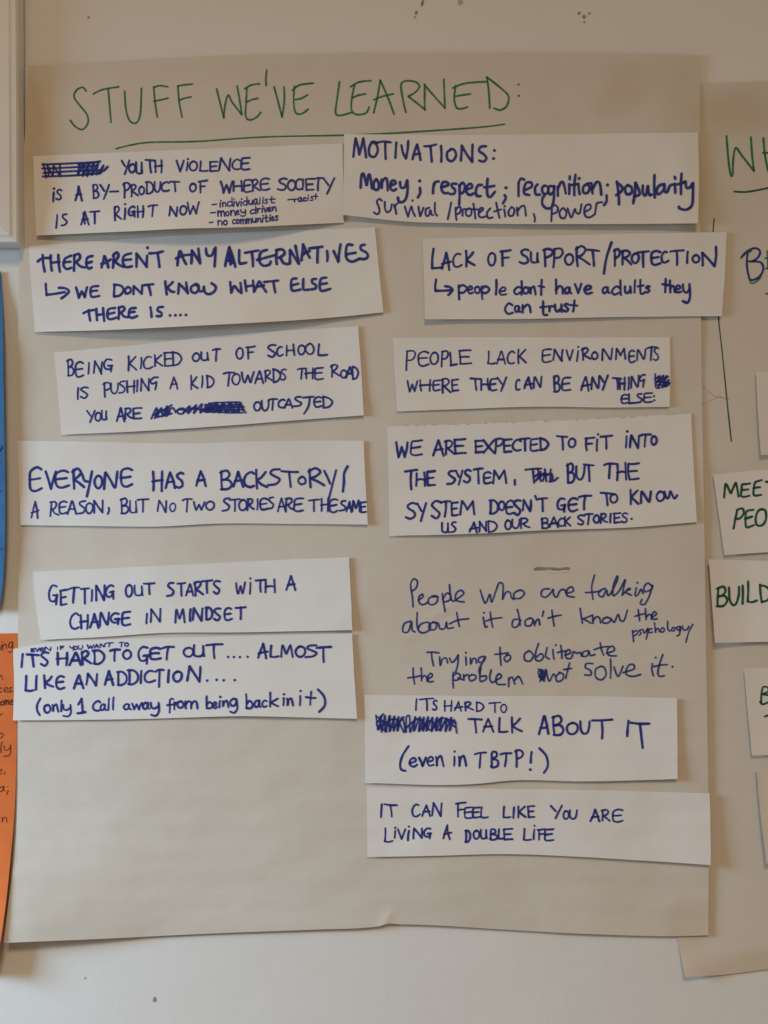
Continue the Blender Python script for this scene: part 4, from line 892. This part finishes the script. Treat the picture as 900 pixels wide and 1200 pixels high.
# 2 motivations
strip('white strip headed motivations at the top of the right column, below the title',
  [(403.3, 157), (500, 158), (660, 157), (818, 155)], [(401.7, 251.7), (473, 259.4), (556.7, 261.8), (700, 262.6), (818, 261.7)], [(403.3, 157), (403, 200), (401.7, 251.7)], [(818, 155), (819, 200), (818, 261.7)],
  1.3, (2.8, 1.4, 5.0, 1.2, 1.8, 0), seed=17, group=G1,
  lines=[[z(405, 150, 7.5, 3.1, [['l', (68, 252), (88, 92), (120, 232), (155, 92)], [(155, 92), (168, 170), (180, 258)], [(230, 125), (205, 180), (212, 240), (255, 252), (282, 200), (270, 145), (235, 120), (280, 128)],
      [(275, 130), (330, 118), (395, 126)], ['l', (348, 125), (352, 272)], ['l', (446, 128), (438, 262)], [(490, 150), (505, 220), (530, 268)], [(530, 268), (545, 190), (550, 112)], ['l', (588, 275), (628, 145), (658, 280)], ['l', (605, 232), (655, 225)],
      [(690, 160), (740, 158), (795, 145)], ['l', (745, 158), (757, 295)], ['l', (838, 158), (840, 295)]]),
    z(500, 150, 7.5, 3.1, [[(220, 185), (180, 215), (185, 275), (225, 290), (258, 240), (240, 190), (210, 185)], ['l', (300, 285), (308, 155), (400, 298), (403, 145)], [(520, 160), (475, 165), (460, 200), (500, 230), (525, 265), (500, 295), (462, 285)], [(595, 197)], [(587, 268)]])],
   [z(405, 150, 7.5, 3.5, [[(132, 525), (138, 425), (155, 402), (172, 450), (185, 505), (200, 420), (210, 412), (225, 470), (232, 530)], [(270, 450), (248, 480), (250, 535), (285, 540), (292, 490), (272, 450)], ['l', (318, 455), (318, 525)], [(318, 480), (345, 440), (365, 460), (370, 548)],
      [(395, 505), (440, 485), (425, 460), (400, 475), (395, 530), (420, 550), (445, 535)], [(478, 475), (485, 520), (520, 520), (540, 460)], [(543, 460), (545, 540), (530, 620), (495, 652), (465, 640), (460, 612)], [(650, 465)], [(652, 525), (655, 570), (635, 610)]]),
    z(500, 150, 7.5, 3.4, [['l', (65, 485), (55, 572)], [(60, 510), (75, 475), (105, 470)], [(130, 520), (190, 500), (175, 475), (140, 480), (128, 530), (150, 570), (188, 570)], [(260, 490), (222, 490), (222, 515), (250, 545), (240, 578), (205, 580)], ['l', (288, 500), (285, 670)], [(288, 510), (315, 478), (335, 510), (325, 560), (290, 580)],
      [(350, 540), (400, 520), (385, 490), (355, 510), (350, 560), (375, 588), (412, 575)], [(485, 500), (450, 505), (432, 550), (440, 595), (475, 598)], [(535, 445), (530, 520), (535, 590), (560, 605), (600, 560)], ['l', (505, 520), (595, 508)], [(697, 525)], [(685, 590), (695, 615), (670, 662)]]),
    z(595, 190, 7.5, 3.3, [['l', (95, 298), (95, 180)], [(95, 180), (115, 145), (145, 155)], [(150, 245), (210, 215), (205, 180), (165, 180), (145, 220), (145, 275), (190, 288)], [(262, 195), (240, 225), (245, 280), (285, 285)], [(320, 205), (300, 235), (315, 275), (350, 270), (355, 220), (325, 205)],
      [(400, 215), (370, 210), (355, 250), (375, 285), (405, 250), (408, 210)], [(405, 215), (405, 320), (385, 395), (340, 405), (305, 370), (305, 320), (325, 290)], ['l', (440, 215), (440, 295)], [(440, 240), (465, 180), (490, 185), (510, 275)], ['l', (540, 195), (540, 280)], ['l', (545, 125), (545, 150)], [(595, 110), (585, 200), (585, 290)], ['l', (555, 200), (620, 190)],
      ['l', (622, 200), (632, 280)], [(627, 143)], [(700, 190), (665, 215), (665, 265), (700, 270), (720, 225), (700, 190), (730, 185)], ['l', (735, 185), (745, 275)], [(745, 240), (780, 175), (810, 190), (822, 285)], [(877, 200)], [(868, 290), (868, 345), (845, 378)]]),
    z(700, 190, 7.5, 3.5, [['l', (170, 170), (190, 370)], [(170, 175), (215, 215), (215, 250), (165, 290)], [(270, 200), (245, 225), (255, 280), (300, 270), (300, 220), (270, 205)], ['l', (335, 180), (315, 360)], [(335, 180), (365, 245), (370, 285), (325, 300)], [(400, 205), (400, 270), (425, 290), (440, 215)], [(445, 210), (455, 285), (475, 285)],
      [(502, 115), (500, 220), (505, 310)], [(590, 190), (540, 210), (520, 260), (545, 280), (585, 235), (590, 195), (590, 255), (610, 265)], [(618, 255), (640, 205), (680, 195)], ['l', (682, 190), (685, 270)], ['l', (680, 128), (684, 145)], [(740, 100), (735, 190), (735, 280)], [(705, 195), (740, 185), (775, 170)], [(775, 180), (785, 225), (815, 220), (838, 185)], [(840, 185), (840, 300), (830, 380), (780, 418), (720, 405), (718, 390)]])],
   [z(405, 150, 7.5, 2.5, [[(320, 640), (295, 622), (275, 650), (290, 690), (298, 735), (275, 758), (248, 740)], [(345, 650), (345, 705), (365, 740), (395, 720), (405, 670)], ['l', (425, 675), (445, 755)], [(430, 700), (445, 670), (470, 655)], [(520, 690), (535, 740), (548, 778)], ['l', (548, 778), (575, 690)], ['l', (580, 690), (610, 775)], [(588, 637)], ['l', (640, 690), (655, 775), (685, 700)],
      [(735, 700), (705, 715), (705, 765), (730, 770), (745, 720), (755, 760), (770, 765)], [(785, 655), (785, 740), (805, 770)]]),
    z(500, 150, 7.5, 2.5, [['l', (215, 655), (185, 800)], [(255, 700), (255, 760), (262, 808)], [(255, 715), (285, 690), (300, 710), (290, 745), (255, 760)], [(315, 770), (318, 720), (330, 712), (350, 712)], [(375, 705), (345, 725), (350, 768), (385, 768), (395, 720), (375, 705)], ['l', (410, 665), (428, 795)], ['l', (385, 715), (445, 715)], [(460, 745), (495, 715), (485, 700), (460, 720), (460, 775), (490, 785), (520, 775)],
      [(560, 705), (530, 745), (540, 790), (580, 785)], [(610, 655), (625, 730), (640, 790)], ['l', (590, 735), (655, 715)], ['l', (680, 715), (690, 780)], [(685, 688)], [(745, 695), (720, 730), (725, 770), (760, 765), (770, 715), (745, 692)], ['l', (795, 700), (800, 770)], [(798, 730), (830, 690), (860, 690), (872, 770)]]),
    z(595, 190, 7.5, 2.5, [[(228, 455), (238, 490), (236, 522)], [(390, 375), (385, 460), (383, 520)], [(385, 400), (410, 375), (440, 400), (430, 440), (390, 455)], [(480, 405), (455, 440), (465, 485), (500, 490), (515, 440), (490, 402)], [(525, 405), (540, 450), (560, 485), (590, 410), (600, 440), (630, 450), (648, 370)], [(670, 440), (725, 410), (725, 375), (695, 375), (675, 410), (680, 470), (720, 485), (760, 460)], [(765, 460), (775, 400), (785, 360), (830, 352)]])]])
# 5 lack of support
def hb5(x, y): return max(h_main(x, y), 0.0030)
strip('white strip about lack of support and protection, crossing onto the right-hand sheet',
  [(495, 279.6), (600, 277), (720, 274), (851.4, 272)], [(497.8, 374), (600, 374), (690, 372), (845.8, 370.4)], [(495, 279.6), (496.5, 320), (497.8, 374)], [(851.4, 272), (849.5, 320), (845.8, 370.4)],
  0.9, (3.2, 1.6, 0.6, 1.5, 0.4, 0), seed=18, group=G1, hb=hb5,
  lines=[[z(500, 280, 5, 3.2, [['l', (40, 58), (32, 172), (92, 166)], ['l', (1083, 20), (1038, 203)]]), bx(500, 280, 5, 3.2, 'A,86,78,142,183 C,153,83,208,168 K,226,66,284,163 O,356,78,404,158 F,428,62,497,158 S,540,58,602,148 U,608,76,657,141 P,680,53,740,161 P,740,53,802,168 O,806,86,860,153'),
    bx(665, 280, 5, 3.2, 'R1,44,40,132,161 T,113,60,187,161 P,268,56,310,161 R,312,64,377,153 O,373,82,420,143 T,404,70,482,168 E,486,66,547,155 C,548,72,594,141 T,598,64,684,155 I,698,73,708,143 O1,730,90,774,141'), z(665, 280, 5, 3.2, [['l', (792, 155), (790, 80), (862, 160), (870, 46)]])],
   [z(500, 280, 5, 3.1, [[(55, 238), (50, 275), (52, 302)], [(52, 304), (100, 303), (145, 300)], [(108, 277), (135, 282), (152, 300), (127, 328)]]),
    bx(500, 280, 5, 3.1, '_p,183,266,238,358 _e,238,274,274,322 _o,278,276,314,321 _p,320,274,368,355 _l,402,238,412,328 _e,423,280,470,331 _d,508,243,560,328 _o,563,280,600,323 _n,600,276,642,328 _t,653,236,692,331 _h,753,233,802,325 _a,806,280,850,321'), bx(665, 280, 5, 3.1, '_v,40,258,84,321 _e,94,270,147,323 _a,203,280,250,322 _d,256,238,314,331 _u,333,276,374,321 _l,390,238,398,318 _t,408,238,450,323 _s,452,272,484,318 _t,553,230,596,315 _h,598,240,630,315 _e,628,270,668,315 _y,673,262,720,375')],
   [bx(500, 280, 5, 3.1, '_c,456,375,508,443 _a,513,390,554,434 _n,560,382,612,434 _t,663,363,708,448 _r,712,390,748,434 _u,750,382,794,428 _s,798,376,833,428 _t,836,356,887,428')]])
# 6 environments
strip('white strip about people lacking environments, small blotted-out word at its right end',
  [(460.2, 396), (560, 395), (700, 395.5), (785, 395)], [(465, 482.2), (540, 479.5), (620, 476.7), (720, 477.5), (784.4, 476.7)], [(460.2, 396), (462.5, 440), (465, 482.2)], [(785, 395), (785.5, 440), (784.4, 476.7)],
  0.8, (0.8, 1.2, 1.4, 0.5, 0.5, 0), seed=19, group=G1,
  lines=[[bx(470, 400, 5.294, 2.5, 'P,30,56,90,181 E,103,60,174,155 O,178,66,232,143 P,248,58,294,161 L,303,66,350,151 E,358,53,437,143 L0,536,60,587,141 A,590,58,648,143 C,657,58,704,141 K,726,48,777,138'), bx(625, 400, 5.294, 2.5, 'E,53,46,114,131 N,120,46,184,125 V,203,50,248,121 i,262,32,286,125 R,298,38,357,118 O1,360,63,400,113 N,423,40,490,121 M,508,43,575,113 E,590,53,632,133 N,640,48,697,118 T,700,32,766,120 S,742,36,780,121')],
   [bx(470, 400, 5.294, 2.7, 'W,36,242,104,315 H,112,236,187,311 E,196,238,245,308 R,248,228,310,322 E,313,233,357,311 T,428,226,494,305 H,494,228,545,303 E,550,230,597,308 Y0,595,220,654,311 C,708,233,738,305 A,762,220,818,298 N,820,216,874,293'), bx(625, 400, 5.294, 2.7, 'B0,123,210,167,315 E,176,222,232,308 A,293,218,354,311 N,358,216,412,298 Y0,408,208,464,303 T,488,224,547,301 H,528,224,572,303 I,586,220,596,301 N,603,210,657,293 5,656,206,696,285')],
   [bx(625, 400, 5.294, 2.6, 'E,543,328,592,388 L,590,323,634,388 S,633,323,677,383 E,683,318,742,381'), dots([(766.4, 464.2), (766.8, 469)], 1.4)]],
  scribbles=[z(620, 380, 4.5, 2.1, [[(665, 262), (668, 330), (690, 335)], [(662, 290), (690, 272), (672, 310), (710, 268), (680, 330), (728, 270), (700, 335), (738, 290), (715, 330), (742, 312)], ['l', (672, 300), (742, 308)], ['l', (675, 320), (735, 322)], ['l', (678, 285), (735, 276)]])])
# 8 expected to fit in
strip('tallest white strip, torn along its top edge, with four lines about the system',
  [(453.5, 499.8), (560, 496.5), (650, 493), (730, 489), (809.7, 484.7)], [(456.3, 628.2), (540, 626), (650, 621), (740, 618), (816.7, 611.8)], [(453.5, 499.8), (455, 560), (456.3, 628.2)], [(809.7, 484.7), (813, 550), (816.7, 611.8)],
  0.8, (0.9, 3.0, 1.2, 0.4, 1.0, 0.4), ragged=1.8, seed=20, group=G1, nx=220, ny=30,
  lines=[[bx(455, 505, 4.737, 3.0, 'W,40,60,110,148 E,123,50,190,138 A,246,50,310,141 R,310,50,367,133 E,363,43,432,128 E,478,50,530,123 X,526,46,592,125 P,590,40,642,128 E,638,43,687,121 C,688,46,737,111 T,728,38,787,111 E,788,40,834,115 D,840,36,890,108'), bx(625, 500, 5, 3.0, 'T,136,52,200,138 O,203,66,247,123 F,300,60,360,141 i,366,43,384,143 T,390,50,464,133 i,533,26,558,125 N,563,48,622,128 T,622,42,690,121 O,688,53,724,108')],
   [bx(455, 505, 4.737, 3.1, 'T,90,214,162,328 H,153,226,207,308 E,213,220,262,305 S,323,218,372,298 Y,373,216,414,303 S,416,213,460,288 T,473,206,527,293 E,526,226,574,295 M,578,216,657,295'), z(455, 505, 4.737, 3.0, [[(702, 272), (703, 298)]])],
   [bx(625, 500, 5, 3.1, 'B0,193,213,244,331 U,248,228,302,311 T,293,218,357,321 T,410,214,486,305 H,488,208,547,315 E,553,210,622,311')],
   [bx(455, 505, 4.737, 3.1, 'S,93,396,158,491 Y0,158,398,214,502 S,238,388,292,488 T,288,387,347,478 E,348,393,390,473 M,396,386,482,468 D,558,383,610,463 O,610,388,647,443 E,650,383,700,465 S,695,383,738,468 N,743,380,794,448 T,830,371,884,448'), z(455, 505, 4.737, 2.8, [['l', (815, 360), (824, 382)]]), bx(625, 500, 5, 3.1, 'G1,138,418,190,501 E,203,416,262,498 T,263,402,342,488 T,390,384,464,465 O,446,392,494,448 K0,566,368,618,458 N,626,376,690,448 O,718,376,768,438'), z(625, 500, 5, 3.0, [[(768, 380), (782, 420), (795, 410), (802, 378), (812, 395), (826, 422), (842, 402)]])],
   [bx(455, 505, 4.737, 2.6, 'U,296,508,337,565 S,343,503,377,565 A,448,506,500,565 N,503,500,547,561 D,553,496,607,563 O,646,493,682,548 U,686,488,730,543 R,733,483,787,543'), bx(625, 500, 5, 2.7, 'B0,43,533,94,598 A,93,528,147,593 C,143,533,182,585 K,183,526,220,585 S,258,516,300,578 T,296,509,352,575 O,350,516,387,565 R,392,508,436,568 I,448,506,455,563 E,468,503,514,565 S,513,503,554,563'), dots([(740.2, 608)], 1.5)]],
  scribbles=[z(440, 480, 4.286, 2.6, [['l', (752, 302), (832, 296)], ['l', (790, 300), (796, 368)], ['l', (815, 300), (830, 360)], [(796, 340), (830, 312), (812, 350), (850, 318), (840, 358)], ['l', (850, 300), (858, 360)], ['l', (815, 330), (885, 322)], ['l', (880, 300), (878, 350)], [(860, 330), (880, 320), (890, 345), (872, 362), (900, 355), (915, 342)], ['l', (800, 360), (840, 322)]])])
# 11 hard to talk about it
strip('white strip in the right column with a heavily scribbled-out start and a bracketed second line',
  [(427, 814.4), (560, 815.5), (700, 816), (793.3, 818)], [(427.8, 917.8), (553, 919), (600, 914.6), (688, 915.8), (740, 914.6), (794, 912.8)], [(427, 814.4), (427.5, 860), (427.8, 917.8)], [(793.3, 818), (793.8, 860), (794, 912.8)],
  0.9, (0.8, 2.2, 2.2, 0.3, 3.0, 0), seed=21, group=G1,
  lines=[[bx(435, 815, 4.865, 2.2, 'I,252,18,261,85 T,273,16,356,88 S,348,26,377,85 H,413,28,462,91 A,472,34,522,91 R,530,34,582,89 D,598,36,642,93 T,670,39,740,98 O,736,48,772,98')],
   [bx(435, 815, 4.865, 3.0, 'T,548,130,632,215 A,633,130,698,211 L,726,126,778,213 K,798,120,860,215'), bx(600, 830, 5, 3.1, 'A,153,43,217,153 B0,233,40,304,161 O,316,83,387,153 U,396,73,457,151 T,463,62,592,181'), z(600, 800, 3.75, 3.2, [[(512, 168), (508, 200), (506, 235)], ['l', (522, 176), (603, 180)], [(562, 180), (568, 235), (574, 287)]])],
   [z(420, 800, 4.5, 3.0, [[(264, 335), (232, 385), (220, 430), (226, 458), (248, 465)]]), bx(435, 815, 4.865, 2.9, '_e,216,352,266,408 _v,270,350,314,405 _e,316,346,360,403 _n,366,342,414,408 _i,468,318,480,405 _n,496,342,544,405 T,588,324,657,415 B,678,322,724,415 T,733,326,802,405 P,815,308,867,411'), z(600, 800, 3.75, 3.0, [['l', (86, 305), (82, 352)], [(80, 382)], [(120, 288), (150, 322), (157, 365), (140, 396)]])]],
  scribbles=[z(420, 800, 4.5, 2.2, [[(92, 172), (105, 250), (118, 172), (122, 262), (140, 170), (142, 262), (165, 172), (165, 258), (190, 175), (185, 256), (212, 178), (205, 256), (230, 182), (250, 262), (252, 185), (270, 180), (272, 262), (300, 178), (292, 256), (325, 180), (318, 258), (345, 182), (340, 256), (368, 178), (358, 256), (390, 182), (385, 258), (415, 182), (408, 256), (440, 180), (430, 256), (465, 185), (458, 258), (490, 182), (480, 255), (505, 195), (518, 265)],
      ['l', (95, 215), (130, 165)], ['l', (95, 225), (150, 258)], [(100, 180), (180, 235), (240, 180)], [(250, 240), (320, 190), (380, 250), (440, 185), (510, 235)], [(100, 245), (190, 190), (240, 262)], [(320, 255), (380, 200), (420, 250), (470, 195), (515, 215)]])])
# 12 double life
strip('lowest white strip of the right column, about a double life, bare on its right third',
  [(430, 922.5), (560, 924), (700, 926), (831.6, 929.7)], [(430.3, 1004.3), (500, 1003), (600, 1001), (680, 1004), (760, 1009), (832.9, 1013.8)], [(430, 922.5), (430, 960), (430.3, 1004.3)], [(831.6, 929.7), (832.5, 970), (832.9, 1013.8)],
  0.9, (1.5, 1.5, 2.6, 0.3, 2.4, 0), seed=22, group=G1,
  lines=[[bx(435, 935, 5.625, 2.6, 'I,62,38,72,131 T,83,38,170,128 C,268,43,324,125 A,333,46,392,123 N,398,30,467,123 F,556,28,624,128 E,612,58,672,138 E,668,60,720,133 L0,720,58,774,133'), bx(580, 935, 5.625, 2.6, 'L,53,53,104,133 I,118,60,128,135 K,150,53,204,133 E,213,50,264,131 Y0,366,48,444,138 O,448,83,487,141 U,490,78,542,141 A,626,76,692,158 R,698,76,760,155 E,772,73,847,161')],
   [bx(435, 935, 5.625, 2.6, 'L0,86,196,142,293 i,150,193,164,268 V,172,203,228,275 i,235,186,256,283 N,276,198,338,271 G,346,198,397,271 A1,473,178,530,275 D,616,213,654,293 O,670,213,714,273 U,720,206,764,271 B,778,206,828,281 L,836,203,874,273'), bx(580, 935, 5.625, 2.6, 'E,53,202,117,278 L0,186,203,242,281 i,252,180,266,278 F,278,203,336,278 E,326,203,387,285')]])
# strips on the right-hand sheet
G2 = 'white paper strips on the right-hand flipchart sheet'
strip('bare white strip at the right edge, topmost on the right-hand sheet',
  [(886, 436), (950, 433), (1170, 424)], [(891.7, 533), (960, 531), (1176, 524)], [(886, 436), (888, 480), (891.7, 533)], [(1170, 424), (1176, 524)],
  0.8, (2.2, 1, 1, 2.6, 0.5, 0), seed=31, hb=h_right, group=G2, mat='dark_green')
strip('white strip at the right edge with two lines of green capitals',
  [(835.8, 556), (900, 549.8), (1130, 528)], [(849, 650.4), (900, 647), (1140, 630)], [(835.8, 556), (842, 600), (849, 650.4)], [(1130, 528), (1140, 630)],
  0.8, (1.5, 1, 1, 1.8, 0.5, 0), seed=32, hb=h_right, group=G2, mat='dark_green',
  lines=[[w('MEET', 848.5, 910, 583.4, 580, 16.5, 3, gap=.12)], [w('PEO', 859.5, 899, 618.5, 615, 19.5, 3.1, gap=.08)]])
strip('white strip at the right edge with one line of green capitals',
  [(830.8, 655.6), (900, 657), (1140, 655)], [(838, 753.3), (900, 752), (1146, 748)], [(830.8, 655.6), (834, 700), (838, 753.3)], [(1140, 655), (1146, 748)],
  0.9, (2.2, 1, 1, 3.6, 0.5, 0), seed=33, hb=lambda x, y: max(h_right(x, y), 0.0026), group=G2, mat='dark_green',
  lines=[[w('BUILD', 839, 905, 710.5, 704, 23, 3.1, gap=.12)]])
strip('white strip at the right edge showing part of a green letter and a dash',
  [(872, 783.6), (930, 780), (1150, 772)], [(881.4, 885.4), (940, 884), (1160, 880)], [(872, 783.6), (876, 830), (881.4, 885.4)], [(1150, 772), (1160, 880)],
  0.8, (1.8, 1, 1, 2.0, 0.5, 0), seed=34, hb=h_right, group=G2, mat='dark_green',
  lines=[[w('B', 890.5, 903, 824.5, 824, 19, 2.6)], [z(780, 770, 2.79, 2.4, [['l', (324, 194), (350, 188)]])]])
strip('lowest white strip at the right edge, only its slanting left side in view',
  [(886.4, 901), (940, 898), (1150, 890)], [(898.5, 1012), (940, 1010), (1160, 1004)], [(886.4, 901), (891, 950), (898.5, 1012)], [(1150, 890), (1160, 1004)],
  0.8, (3.5, 2, 1, 4.0, 0.5, 0), seed=35, hb=h_right, group=G2, mat='dark_green')
